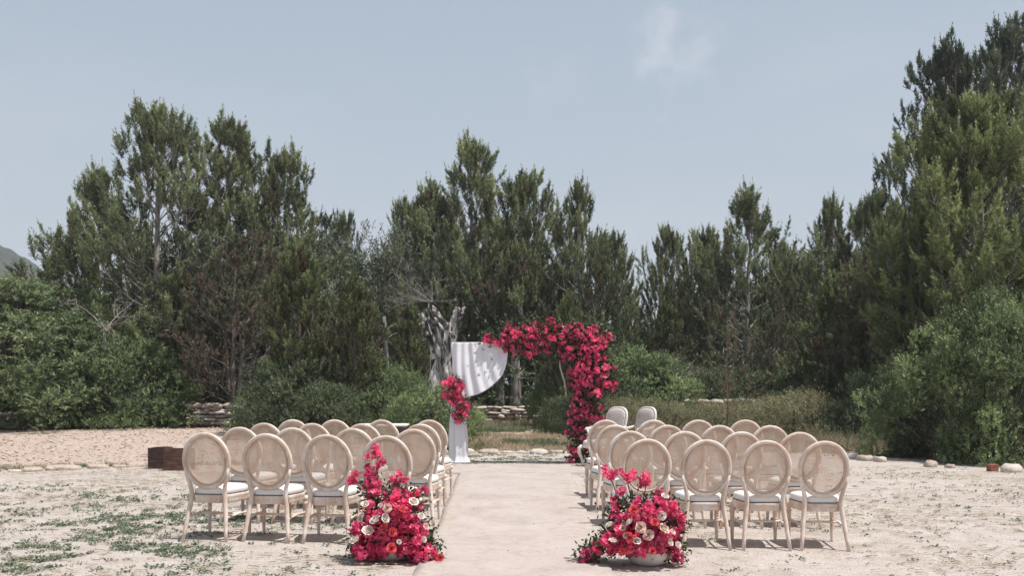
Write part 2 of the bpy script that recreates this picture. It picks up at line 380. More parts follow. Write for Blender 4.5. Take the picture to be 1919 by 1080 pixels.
def carpet_mat():
    m, t, o = mat('dusty_beige_carpet')
    tcn = N(t, 'ShaderNodeTexCoord'); v = tcn.outputs['Object']
    n1 = noise(t, v, 1.6, 6, .6, dist=.5); n2 = noise(t, v, 9, 5, .7); n3 = noise(t, v, 120, 2)
    a = ramp(t, n1.outputs[0], [(.3, (.39, .338, .31)), (.5, (.455, .40, .375)), (.7, (.485, .432, .41))]).outputs[0]
    b = ramp(t, n2.outputs[0], [(.30, (.80, .78, .75)), (.5, (1, 1, 1))]).outputs[0]
    c = mixc(t, .7, a, b, 'MULTIPLY')
    n4 = noise(t, v, 3.4, 6, .7, dist=1.2); eat = N(t, 'ShaderNodeAttribute', attribute_name='edge')
    e1 = N(t, 'ShaderNodeMath', operation='ADD'); t.links.new(eat.outputs['Fac'], e1.inputs[0]); t.links.new(n4.outputs[0], e1.inputs[1])
    dust = ramp(t, e1.outputs[0], [(.55, (0, 0, 0)), (1.0, (.85, .85, .85))]).outputs[0]
    c = mixc(t, dust, c, ramp(t, n2.outputs[0], [(.3, (.36, .305, .265)), (.6, (.48, .43, .39))]).outputs[0])
    n5 = noise(t, v, 55, 2); c = mixc(t, .8, c, ramp(t, n5.outputs[0], [(.27, (.45, .42, .38)), (.33, (1, 1, 1))]).outputs[0], 'MULTIPLY')
    c = mixc(t, .5, c, ramp(t, n3.outputs[0], [(.3, (.9, .9, .9)), (.6, (1, 1, 1))]).outputs[0], 'MULTIPLY')
    c = mixc(t, 1.0, c, (.945, .925, .92), 'MULTIPLY')
    p = N(t, 'ShaderNodeBsdfPrincipled'); p.inputs['Roughness'].default_value = 1; p.inputs['Specular IOR Level'].default_value = .05
    t.links.new(c, p.inputs['Base Color'])
    bb = bump(t, n4.outputs[0], .5, .05); t.links.new(bb.outputs[0], p.inputs['Normal'])
    t.links.new(p.outputs[0], o.inputs[0]); return m
M['carpet'] = carpet_mat()
def olive_trunk_mat():
    m, t, o = mat('silver_dead_wood')
    tcn = N(t, 'ShaderNodeTexCoord'); v = tcn.outputs['Object']
    mps = N(t, 'ShaderNodeMapping'); mps.inputs['Scale'].default_value = (5.5, 5.5, 1.6); mps.inputs['Rotation'].default_value = (0, -.45, 0)
    t.links.new(v, mps.inputs['Vector'])
    n = noise(t, mps.outputs[0], 1.2, 6, .65, dist=1.0)
    a = ramp(t, n.outputs[0], [(.44, (.03, .026, .024)), (.49, (.20, .19, .18)), (.56, (.50, .47, .45)), (.75, (.68, .65, .63))])
    p = N(t, 'ShaderNodeBsdfPrincipled'); p.inputs['Roughness'].default_value = .85; t.links.new(a.outputs[0], p.inputs['Base Color'])
    b = bump(t, n.outputs[0], 1, .08); t.links.new(b.outputs[0], p.inputs['Normal']); t.links.new(p.outputs[0], o.inputs[0]); return m
M['dead_wood'] = olive_trunk_mat()
def hill_mat():
    m, t, o = mat('wooded_hill')
    tcn = N(t, 'ShaderNodeTexCoord'); n = noise(t, tcn.outputs['Object'], .18, 6, .7)
    a = ramp(t, n.outputs[0], [(.35, (.012, .02, .014)), (.55, (.03, .042, .026)), (.75, (.055, .065, .04))])
    p = N(t, 'ShaderNodeBsdfPrincipled'); p.inputs['Roughness'].default_value = 1; t.links.new(a.outputs[0], p.inputs['Base Color'])
    t.links.new(p.outputs[0], o.inputs[0]); return m
M['hill'] = hill_mat()

# ------------------------------------------------------------------ ground, hill
def axis(lo, hi, step, far, n):
    c = np.arange(lo, hi + 1e-6, step)
    e = np.geomspace(step * 2, far, n)
    return np.concatenate([(lo - e)[::-1], c, hi + e])
gx = axis(-26, 26, .22, 700, 14); gy = axis(3, 52, .22, 900, 14)
GX, GY = np.meshgrid(gx, gy)
GZ = gz(GX, GY) + (fbm(GX * .9, GY * .9, 3) - .5) * .02 * ((GY > 6) & (GY < 60))
GZ += (fbm(GX * .35, GY * .35, 9) - .5) * .22 * np.clip((GY - 23) / 6, 0, 1)
V = np.stack([GX, GY, GZ], -1).reshape(-1, 3); nx = len(gx)
ii = np.arange(len(gy) - 1)[:, None] * nx + np.arange(nx - 1)[None, :]
F = np.stack([ii, ii + 1, ii + nx + 1, ii + nx], -1).reshape(-1, 4)
ground = npobj('ground', V, F, M['ground'], smooth=True)
# where the earth changes kind
def bnd_left(x): return np.where(x < -3.6, 17.0 + .18 * (x + 6), 20.9 + 0 * x)      # line of edging stones
nz = fbm(GX * .8, GY * .8, 21) - .5
gravel = np.clip((GY - bnd_left(GX) - 1.0 + nz) / .6, 0, 1) * (GX < -2.9 + 2 * nz)
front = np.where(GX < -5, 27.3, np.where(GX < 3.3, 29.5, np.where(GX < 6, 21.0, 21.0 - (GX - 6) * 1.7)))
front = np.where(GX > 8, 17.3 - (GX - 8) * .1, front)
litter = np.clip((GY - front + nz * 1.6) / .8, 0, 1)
dry = np.clip((GY - 21.2 + nz) / .8, 0, 1) * (GX > -3.2 + nz) * (GX < 9)
dry = np.maximum(dry, .8 * np.clip(1 - np.abs(GY - bnd_left(GX) - .55) / .7, 0, 1) * (GX < -4.2))
thatch = np.clip((fbm(GX * .35, GY * .9, 31) - .47) * 6 + .25, .12, 1) * (GY < 16)
thatch *= np.where(np.abs(GX) < 1, .3, 1)
for nm, a in (('gravel', gravel), ('litter', litter), ('dry', dry), ('thatch', thatch)):
    at = ground.data.attributes.new(nm, 'FLOAT', 'POINT'); at.data.foreach_set('value', a.astype(np.float32).ravel())
tag(ground, 'pale sandy ground with dry thatch and low weeds', None, None, 'structure')

hx = np.linspace(-420, -60, 120); hy = np.linspace(300, 520, 60); HX, HY = np.meshgrid(hx, hy)
ridge = 8 + 66 * np.exp(-((HX + 248) / 78) ** 2) * np.sin(np.clip((HY - 300) / 220, 0, 1) * math.pi) ** .8
HZ = ridge + fbm(HX * .08, HY * .08, 4) * 6 + vnoise(HX * .3, HY * .3, 5) * 3 - 6
V = np.stack([HX, HY, HZ], -1).reshape(-1, 3); nx = len(hx)
ii = np.arange(len(hy) - 1)[:, None] * nx + np.arange(nx - 1)[None, :]
F = np.stack([ii, ii + 1, ii + nx + 1, ii + nx], -1).reshape(-1, 4)
tag(npobj('hill', V, F, M['hill'], smooth=True), 'low wooded hill far behind the left trees', None, None, 'structure')

m_, t_, o_ = mat('shadow_lift_haze'); pv = N(t_, 'ShaderNodeVolumePrincipled'); pv.inputs['Color'].default_value = (.93, .96, 1, 1)
pv.inputs['Density'].default_value = .00055; pv.inputs['Anisotropy'].default_value = .1; t_.links.new(pv.outputs[0], o_.inputs['Volume'])  # air volume added to lift the dark tones; it also fades the far hill
b = MB(); b.box((0, 480, 28), (1500, 1040, 64)); tag(b.build('haze', m_, smooth=False), 'thin haze in the air, added to lift the shadows', None, None, 'stuff')

# ------------------------------------------------------------------ carpets
def carpet(name, pts_l, pts_r, zoff, label, seed):
    """pts: lists of (x, y) from near to far"""
    n = 90; k = 24; rng = np.random.default_rng(seed)
    yl = [p[1] for p in pts_l]; ys = np.linspace(yl[0], yl[-1], n)
    xl = np.interp(ys, yl, [p[0] for p in pts_l]) + (fbm(ys * 1.3, ys * 0, seed) - .5) * .05
    xr = np.interp(ys, yl, [p[0] for p in pts_r]) + (fbm(ys * 1.3, ys * 0 + 7, seed) - .5) * .05
    u = np.linspace(0, 1, k)
    X = xl[:, None] + (xr - xl)[:, None] * u; Y = np.repeat(ys[:, None], k, 1)
    Z = gz(X, Y) + .012 + zoff + (fbm(X * 3, Y * 2.2, seed + 3) - .5) * .03 + .01
    top = np.stack([X, Y, Z], -1).reshape(-1, 3)
    bot = top.copy(); bot[:, 2] -= .035
    V = np.concatenate([top, bot]); q = n * k
    ii = (np.arange(n - 1)[:, None] * k + np.arange(k - 1)[None]).ravel()
    F = np.stack([ii, ii + 1, ii + k + 1, ii + k], -1)
    e = []
    for i in range(n - 1):
        a, b = i * k, (i + 1) * k; e.append((a, b, b + q, a + q)); a += k - 1; b += k - 1; e.append((b, a, a + q, b + q))
    for j in range(k - 1):
        e.append((j + 1, j, j + q, j + 1 + q)); a = (n - 1) * k + j; e.append((a, a + 1, a + 1 + q, a + q))
    o = npobj(name, V, np.concatenate([F, np.array(e)]), M['carpet'], smooth=True)
    ed = np.repeat((1 - np.clip(np.minimum(u, 1 - u) / .16, 0, 1))[None], n, 0).ravel(); at = o.data.attributes.new('edge', 'FLOAT', 'POINT'); at.data.foreach_set('value', np.concatenate([ed, ed]).astype(np.float32))
    tag(o, label, 'carpet'); return o
carpet('aisle_runner', [(-.70, 4.2), (-.715, 7), (-.74, 10), (-.80, 13), (-.84, 15.8)], [(.76, 4.2), (.765, 7), (.80, 10), (.87, 13), (.93, 15.8)], 0,
       'long dusty beige aisle runner between the two blocks of chairs', 5)
carpet('altar_carpet', [(-1.05, 15.65), (-1.05, 17.45)], [(1.32, 15.65), (1.30, 17.35)], .006,
       'wide beige carpet piece laid crosswise at the foot of the arch', 8)

# ------------------------------------------------------------------ stones
def stone_mesh(seed, m, flat=.6):
    rng = np.random.default_rng(seed)
    t = (1 + 5 ** .5) / 2
    v = np.array([(-1, t, 0), (1, t, 0), (-1, -t, 0), (1, -t, 0), (0, -1, t), (0, 1, t), (0, -1, -t), (0, 1, -t), (t, 0, -1), (t, 0, 1), (-t, 0, -1), (-t, 0, 1)], float)
    f = [(0, 11, 5), (0, 5, 1), (0, 1, 7), (0, 7, 10), (0, 10, 11), (1, 5, 9), (5, 11, 4), (11, 10, 2), (10, 7, 6), (7, 1, 8), (3, 9, 4), (3, 4, 2), (3, 2, 6), (3, 6, 8), (3, 8, 9), (4, 9, 5), (2, 4, 11), (6, 2, 10), (8, 6, 7), (9, 8, 1)]
    v = list(map(tuple, v)); cache = {}; nf = []
    def midp(a, b):
        k = (min(a, b), max(a, b))
        if k not in cache: v.append(tuple((np.array(v[a]) + np.array(v[b])) / 2)); cache[k] = len(v) - 1
        return cache[k]
    for a, b, c in f:
        ab, bc, ca = midp(a, b), midp(b, c), midp(c, a); nf += [(a, ab, ca), (b, bc, ab), (c, ca, bc), (ab, bc, ca)]
    V = nrm(np.array(v)); V = np.sign(V) * np.abs(V) ** .72
    V *= (1 + rng.uniform(-.22, .22, (len(V), 1))); V *= np.array([1, .8, flat]) * .5
    return npmesh('stone', V, np.array(nf), m, smooth=False)
STONES = [stone_mesh(i, M['stone'] if i % 2 else M['stone_pale']) for i in range(10)]
def put_stone(parent, loc, sc, rz=None, rx=0, ry=0):
    o = bpy.data.objects.new('stone', random.choice(STONES)); link(o, parent)
    o.location = loc; o.scale = sc; o.rotation_euler = (rx, ry, random.uniform(-.3, .3) if rz is None else rz); return o

def edging(name, pts, label, smin, smax, hz):
    """a single line of half sunk stones along a polyline"""
    root = empty(name, (pts[0][0], pts[0][1], g(*pts[0])))
    P = [Vector((x, y, 0)) for x, y in pts]
    for a, b in zip(P, P[1:]):
        d = b - a; L = d.length; s = 0; ang = math.atan2(d.y, d.x)
        while s < L:
            wd = random.uniform(smin, smax); c = a + d * ((s + wd / 2) / L); h = wd * random.uniform(*hz)
            c += Vector((0, random.uniform(-.05, .05), 0))
            put_stone(root, (c.x - root.location.x, c.y - root.location.y, g(c.x, c.y) + h * .08 - root.location.z), (wd * .98, wd * .75, h * 1.5), ang + random.uniform(-.25, .25), random.uniform(-.15, .15))
            s += wd * random.uniform(1.0, 1.25)
    return tag(root, label, 'stone edging')
edging('stone_edging', [(-9.4, 15.5), (-7.6, 16.4), (-6.6, 17.0), (-6.1, 17.6)], 'low line of pale stones edging the sand, left of the brown boxes', .22, .48, (.3, .42))
edging('stone_edging', [(-1.6, 20.9), (1.4, 21.0)], 'row of pale flat stones across the sand behind the flower arch', .2, .5, (.3, .45))

def drywall(name, x0, x1, y, zb, h, label, cw=(.18, .5), ch=(.07, .13)):
    root = empty(name, ((x0 + x1) / 2, y, zb)); z = 0; cx = (x0 + x1) / 2
    while z < h:
        rh = random.uniform(*ch); x = x0 + random.uniform(-.1, .15)
        while x < x1:
            wd = random.uniform(*cw)
            if z + rh >= h: wd *= 1.2
            for yy in ((0,)):
                put_stone(root, (x + wd / 2 - cx, yy + random.uniform(-.05, .05), z + rh / 2 + random.uniform(-.012, .012)), (wd * 1.0, .42, rh * 1.75), random.uniform(-.12, .12), random.uniform(-.12, .12), random.uniform(-.1, .1))
            x += wd * .95
        z += rh * .95
    # rubble core so that no light shows between the stones
    b = MB(); b.box((0, .12, h * .42), ((x1 - x0) * .97, .22, h * .84)); b.build('rubble_core', M['bark_red'], root, smooth=False)
    return tag(root, label, 'wall')
drywall('dry_stone_wall', PX(845, 29.6), PX(1062, 29.6), 29.6, g(0, 29.6) - .03, .46, 'low dry stone wall on the grassy bank seen through the flower arch')
drywall('dry_stone_wall', PX(350, 28.6), PX(500, 28.6), 28.6, g(-8, 28.6) + .02, .55, 'tumbled dry stone wall beside the left shrubs, behind the bare gravel', (.15, .6), (.07, .17))
drywall('dry_stone_wall', PX(1275, 27.5), PX(1445, 27.5), 27.5, g(6, 27.5), .80, 'pale topped stone wall half hidden behind the dry bushes on the right', (.25, .7), (.12, .2))
drywall('dry_stone_wall', PX(-30, 27.2), PX(32, 27.2), 27.2, g(-13, 27.2), .42, 'short stone pile under the leftmost bushes at the picture edge', (.15, .4), (.07, .15))
rk = random.Random(3)
for px, py, s_, lab, m_ in ((1574, 812, .42, 'large pale boulder at the foot of the right hand undergrowth', 'stone_pale'),
                     (1592, 856, .30, 'grey rock nearest the rightmost chairs, below the boulder', 'stone_pale'),
                     (1620, 860, .27, 'squat rock second along from the rightmost chairs', 'stone'),
                     (1648, 862, .24, 'small grey rock at the left foot of the big round bush', 'stone_pale'),
                     (1745, 872, .26, 'brownish rock in the shade under the big round bush', 'stone'),
                     (1780, 874, .16, 'little rock under the middle of the big round bush', 'stone'),
                     (1895, 881, .30, 'flat white stone at the lower right edge of the big bush', 'stone_pale')):
    Y = 1865 * 1.33 / (py + 4 - 731) if py > 830 else 24.0
    zz = g(PX(px, Y), Y)
    o = bpy.data.objects.new('rock', stone_mesh(50 + px, M[m_], .62)); link(o)
    o.location = (PX(px, Y), Y, zz + s_ * .09 if py > 830 else CAMZ + (731 - py - 8) / 1865 * Y); o.scale = (s_ * 1.15, s_, s_ * 1.1) if py > 830 else (.62, .6, .5); o.rotation_euler = (0, 0, px)
    tag(o, lab, 'rock', 'rocks along the right edge of the sand')
b = MB(); b.box((0, 0, .06), (.17, .10, .12)); b.mi = 0
br = b.build('brick', M['brick'], smooth=False); Yb = 1865 * 1.33 / (884 - 731); br.location = (PX(1860, Yb), Yb, g(8, Yb) - .005); br.rotation_euler = (0, 0, .3)
mod = br.modifiers.new('bevel', 'BEVEL'); mod.width = .008
tag(br, 'red brick lying in front of the big bush beside the white stone', 'brick')

# ------------------------------------------------------------------ vegetation
def brush(O, D, L, tone, K, nl, wd, rng, spread=.85):
    n = len(O); s = (np.arange(K)[None] + rng.random((n, K))) / K
    th = rng.random((n, K)) * 6.283 + np.arange(K)[None] * 2.4
    a = nrm(np.cross(D, rng.normal(size=(n, 3)))); bb = np.cross(D, a)
    perp = a[:, None] * np.cos(th)[..., None] + bb[:, None] * np.sin(th)[..., None]
    base = O[:, None] + D[:, None] * (L[:, None] * s)[..., None]
    sp = spread * (1 - .65 * s ** 2)
    nd = nrm(D[:, None] * .75 + perp * sp[..., None])
    ln = nl * rng.uniform(.7, 1.2, (n, K)) * (1 - .2 * s)
    side = nrm(np.cross(nd, rng.normal(size=(n, K, 3)))) * wd / 2
    v = np.stack([base - side, base + side, base + nd * ln[..., None] ], 2).reshape(-1, 3)
    tn = np.repeat(np.clip(tone[:, None] + rng.normal(0, .07, (n, K)), 0, 1).reshape(-1), 3)
    return v, np.arange(len(v)).reshape(-1, 3), tn

def make_pine(seed, H, R, base=.12, nb=80, dens=1.0, K=16, nl=.13, wd=.017, m='pine', brown=.0, bark='bark_grey', prof='round', lean=0, el=(12, 62), shoot=(.16, .34), r0=None, upk=.75, cluster=.9, plume=1.0, nsh=15):
    rng = np.random.default_rng(seed); tb = MB()
    n = 10; zs = np.linspace(0, H * .97, n)
    tx = np.cumsum(rng.normal(0, .06, n)) * (H / 10) + lean * zs / H; ty = np.cumsum(rng.normal(0, .05, n)) * (H / 10); tx -= tx[0]; ty -= ty[0]
    r0 = r0 or H * .016 + .02
    tb.tube([(tx[i], ty[i], zs[i] - (.15 if i == 0 else 0)) for i in range(n)], [r0 * (1 - .9 * zs[i] / H) * (1.25 if i == 0 else 1) for i in range(n)], 8)
    O = []; D = []; L = []; T = []
    azs = rng.random(9) * 6.28; lumps = rng.uniform(.75, 1.25, 9)
    for i in range(nb):
        tp = ((i + rng.random()) / nb); t = base + (1 - base) * tp ** 1.12; z = t * H * .97
        if prof == 'round': f = min(1, .62 + 1.5 * tp) * (1 - tp) ** .55
        elif prof == 'cone': f = min(1, .7 + 2 * tp) * (1 - tp) ** .85
        elif prof == 'wide': f = min(1, .8 + 1.2 * tp) * (1 - tp ** 2.6) ** .8
        else: f = min(1, .5 + 1.5 * tp) * (1 - tp) ** .4
        az = i * 2.39996 + rng.normal(0, .3)
        f *= (.62 + .75 * float(vnoise(math.cos(az) * 1.3 + 5, tp * 7 + math.sin(az) * 1.3, seed))) * rng.uniform(.72, 1.12)
        if rng.random() < .10: f *= 1.15
        Lb = R * f + .25
        e0 = R_(el[0] + (el[1] - el[0]) * tp) + rng.normal(0, .12)
        p = np.array([np.interp(z, zs, tx), np.interp(z, zs, ty), z]); pts = [p]; k = 6; e = e0; dirs = []
        for j in range(k):
            d = np.array([math.cos(az) * math.cos(e), math.sin(az) * math.cos(e), math.sin(e)]); dirs.append(d)
            p = p + d * Lb / k; pts.append(p); e = min(e + rng.uniform(.02, .16), 1.45); az += rng.normal(0, .09)
        rb = max(.007, r0 * .28 * (1 - .7 * tp) * min(1, Lb / 1.5))
        tb.tube(pts, [rb * (1 - .8 * j / k) for j in range(k + 1)], 4, cap=False)
        pts = np.array(pts); dirs = np.array(dirs + [dirs[-1]])
        btone = np.clip(rng.normal(.52, .17), .2, 1); isb = rng.random() < brown
        n2 = int(Lb * 3.0 * dens) + 3
        s = 1 - .72 * rng.random(n2) ** 1.25; s[-1] = 1
        P0 = np.stack([np.interp(s * k, range(k + 1), pts[:, c]) for c in range(3)], -1)
        D0 = dirs[np.minimum((s * k).astype(int), k)]
        l2 = (.18 + .6 * (1 - s)) * min(Lb, 2.4) * rng.uniform(.5, 1.1, n2) * .8 + .08
        pd = nrm(rng.normal(size=(n2, 3))); pd -= D0 * (pd * D0).sum(-1, keepdims=True)
        D2 = nrm(D0 * .7 + pd * .9 + np.array([0, 0, .25])); D2[-1] = D0[-1]
        E2 = P0 + D2 * l2[:, None]
        # every twig ends in an upswept plume of shoots
        A = nrm(D2 * .75 + np.array([0, 0, upk * (.62 + .75 * tp)]) + rng.normal(0, .20, (n2, 3)))
        pl = rng.uniform(.45, .95, n2) * plume * (1 - .25 * tp)
        for q in range(n2):
            tb.tube([P0[q], E2[q], E2[q] + A[q] * pl[q] * .8], [rb * .4 + .002, .005, .002], 3, cap=False)
        n3 = nsh; uu = (np.arange(n3)[None] + rng.random((n2, n3))) / n3
        th = rng.random((n2, n3)) * 6.283
        a_ = nrm(np.cross(A, rng.normal(size=(n2, 3)))); b_ = np.cross(A, a_)
        pr = a_[:, None] * np.cos(th)[..., None] + b_[:, None] * np.sin(th)[..., None]
        o3 = E2[:, None] + A[:, None] * ((uu - .25) * pl[:, None])[..., None]
        d3 = nrm(A[:, None] + pr * (.85 * (1 - .75 * uu))[..., None] + np.array([0, 0, .12]))
        O.append(o3.reshape(-1, 3)); D.append(d3.reshape(-1, 3))
        L.append((rng.uniform(shoot[0], shoot[1], (n2, n3)) * (1 - .45 * uu)).ravel())
        O.append((E2 + A * (pl * .62)[:, None])); D.append(nrm(A + np.array([0, 0, .5]) + rng.normal(0, .12, (n2, 3)))); L.append(rng.uniform(.25, .5, n2) * plume); 
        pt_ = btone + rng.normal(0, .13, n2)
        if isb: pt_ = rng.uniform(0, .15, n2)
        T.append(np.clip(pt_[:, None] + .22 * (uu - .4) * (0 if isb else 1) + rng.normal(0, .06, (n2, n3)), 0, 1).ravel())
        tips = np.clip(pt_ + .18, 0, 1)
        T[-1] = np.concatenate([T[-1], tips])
    # upright candles at the branch ends are added above
    O.append(np.array([[tx[-1], ty[-1], zs[-1] - .1]] * 3)); D.append(nrm(np.array([[0, 0, 1.], [.1, 0, 1], [-.08, .05, 1]]))); L.append(np.array([.7, .5, .6])); T.append(np.array([.6, .6, .6]))
    O = np.concatenate(O); D = np.concatenate(D); L = np.concatenate(L); T = np.concatenate(T)
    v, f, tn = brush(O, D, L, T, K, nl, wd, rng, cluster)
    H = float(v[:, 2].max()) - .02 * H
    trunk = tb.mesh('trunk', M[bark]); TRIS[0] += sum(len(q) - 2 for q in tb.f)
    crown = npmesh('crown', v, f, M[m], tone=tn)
    return trunk, crown, H

def place(kind, meshes, px, ytop, Y, label, cat, group=None, rz=0, wscale=1.0, xoff=0, hscale=None):
    trunk, crown, H = meshes
    x = PX(px, Y); zb = g(x, Y); top = CAMZ + (HOR - ytop) / FPX * Y
    s = (top - zb) / H
    o = empty(kind, (x, Y, zb - .03), rz, (s * wscale, s * wscale, s))
    t = bpy.data.objects.new('trunk', trunk); link(t, o); c = bpy.data.objects.new('crown', crown); link(c, o)
    tag(o, label, cat, group); return o

GP = 'pines standing round the clearing'
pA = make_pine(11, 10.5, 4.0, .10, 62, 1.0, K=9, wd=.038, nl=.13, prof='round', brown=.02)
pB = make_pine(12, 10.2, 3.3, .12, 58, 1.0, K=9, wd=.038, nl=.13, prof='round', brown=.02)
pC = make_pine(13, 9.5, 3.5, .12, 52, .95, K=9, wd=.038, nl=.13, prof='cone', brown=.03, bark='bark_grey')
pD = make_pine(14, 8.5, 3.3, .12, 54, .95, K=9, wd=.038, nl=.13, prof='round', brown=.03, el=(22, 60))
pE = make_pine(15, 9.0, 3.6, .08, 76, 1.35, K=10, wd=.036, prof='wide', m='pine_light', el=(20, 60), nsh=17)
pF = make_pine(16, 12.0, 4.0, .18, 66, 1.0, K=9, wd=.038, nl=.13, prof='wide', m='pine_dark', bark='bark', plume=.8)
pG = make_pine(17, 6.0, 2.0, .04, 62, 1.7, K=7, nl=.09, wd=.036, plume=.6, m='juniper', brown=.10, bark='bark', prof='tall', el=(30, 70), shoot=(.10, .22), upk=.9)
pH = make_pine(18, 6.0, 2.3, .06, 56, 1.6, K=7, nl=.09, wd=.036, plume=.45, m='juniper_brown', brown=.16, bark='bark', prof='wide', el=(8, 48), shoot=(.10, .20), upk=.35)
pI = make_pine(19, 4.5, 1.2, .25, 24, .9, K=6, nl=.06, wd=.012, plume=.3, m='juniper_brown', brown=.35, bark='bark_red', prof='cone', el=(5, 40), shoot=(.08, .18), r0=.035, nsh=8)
TREES = [
 # kind, meshes, px, ytop, Y, wscale, rz, label
 ('pine_tree', pA, 288, 186, 31.5, 1.12, .3, 'tallest dark green pine on the left with a rounded many-tipped crown'),
 ('pine_tree', pB, 428, 196, 33.0, 1.15, 1.2, 'tall pine just right of the tallest left pine, narrow pointed top'),
 ('pine_tree', pB, 540, 262, 34.5, 1.15, 4.0, 'pine with stepped tips at the right shoulder of the left pine group'),
 ('pine_tree', pC, 182, 296, 32.5, 1.15, 2.0, 'shorter pine leaning out at the left shoulder of the left group'),
 ('pine_tree', pC, 118, 440, 33.5, 1.0, 5.0, 'small pine tip at the far left beneath the hill'),
 ('pine_tree', pA, 645, 392, 40.0, .8, 2.9, 'thin topped pine in the dip between the left and centre groups'),
 ('pine_tree', pB, 888, 238, 34.0, 1.05, 2.2, 'tallest pine of the centre, rising straight above the white drape'),
 ('pine_tree', pC, 805, 322, 34.8, 1.0, .7, 'pine at the left shoulder of the tall centre pine'),
 ('pine_tree', pD, 768, 362, 36.0, .8, 3.3, 'small pine at the left foot of the centre group'),
 ('pine_tree', pD, 988, 308, 34.5, 1.0, 1.9, 'slender pine between the two centre peaks'),
 ('pine_tree', pC, 1086, 322, 33.0, .85, 3.9, 'airy pine behind the flowered right side of the arch'),
 ('pine_tree', pD, 1142, 425, 33.5, .85, .2, 'low pine stepping down right of the airy pine'),
 ('pine_tree', pD, 1250, 415, 34.0, .75, 4.4, 'leftmost small pine of the right centre group'),
 ('pine_tree', pD, 1318, 418, 35.0, .9, 5.4, 'blunt small pine just left of the conical pine'),
 ('pine_tree', pC, 1402, 332, 33.5, 1.12, 1.4, 'conical pine standing alone above the right block of chairs'),
 ('pine_tree', pD, 1462, 448, 35.0, .75, 2.6, 'low pine tucked against the right flank of the conical pine'),
 ('pine_tree', pC, 1560, 352, 31.0, .85, 2.8, 'sparse spiky pine with a thin dark leader, left of the big right pines'),
 ('pine_tree', pD, 1640, 345, 30.0, .9, 1.0, 'small dark pine tip beside the bright right pine'),
 ('pine_tree', pE, 1850, 158, 23.5, 1.12, .5, 'broad bright green pine filling the right edge'),
 ('pine_tree', pE, 1742, 352, 25.0, .85, 3.0, 'lower bright green pine in front of the broad right pine'),
 ('pine_tree', pF, 1765, 62, 30.0, .80, .0, 'tall dark pine behind the bright right pine, left of the two'),
 ('pine_tree', pF, 1892, 22, 30.5, .85, 2.5, 'tallest dark pine at the upper right corner'),
]
for k_, me_, px, yt, Y, ws, rz, lab in TREES: place(k_, me_, px, yt, Y, lab, 'pine tree', GP, rz, ws)
JUN = [
 ('juniper_tree', pG, 572, 452, 25.3, 1.2, .4, 'dark upright juniper behind the middle of the left chairs'),
 ('juniper_tree', pG, 664, 512, 24.6, 1.15, 2.1, 'bushy green juniper with brown patches left of the gnarled trunk'),
 ('juniper_tree', pH, 440, 425, 29.5, 1.1, 1.0, 'brownish juniper in front of the left pine group'),
 ('juniper_tree', pH, 965, 430, 33.5, .95, 3.0, 'rusty brown juniper right behind the top of the arch'),
 ('juniper_tree', pG, 1555, 500, 26.5, 1.2, 4.0, 'dark juniper behind the rightmost chairs'),
 ('juniper_tree', pH, 1640, 470, 26.0, 1.1, 5.0, 'brown flecked juniper between the dry bushes and the big round bush'),
 ('juniper_tree', pG, 1060, 545, 27.5, .85, 3.5, 'pale green young pine with upright tips just above the arch flowers'),
 ('juniper_tree', pH, 12, 505, 28.5, .8, 2.0, 'brown juniper at the left picture edge'),
 ('juniper_tree', pG, 770, 560, 30.0, 1.0, 5.5, 'shadowed juniper directly behind the gnarled white trunk'),
 ('juniper_tree', pG, 345, 500, 30.5, 1.1, .9, 'dark juniper in the shade at the foot of the tallest left pine'),
 ('juniper_tree', pG, 1250, 560, 29.5, 1.1, 1.7, 'soft green juniper above the two white armchairs'),
 ('juniper_tree', pH, 1450, 590, 28.5, 1.0, .2, 'low juniper above the dry bushes behind the right chairs'),
]
for k_, me_, px, yt, Y, ws, rz, lab in JUN: place(k_, me_, px, yt, Y, lab, 'juniper tree', 'junipers along the tree line', rz, ws)
place('pine_sapling', pI, 1364, 562, 22.6, 'thin half dead pine sapling with reddish needles, above the right chairs', 'sapling', None, 1.0, 1.05)

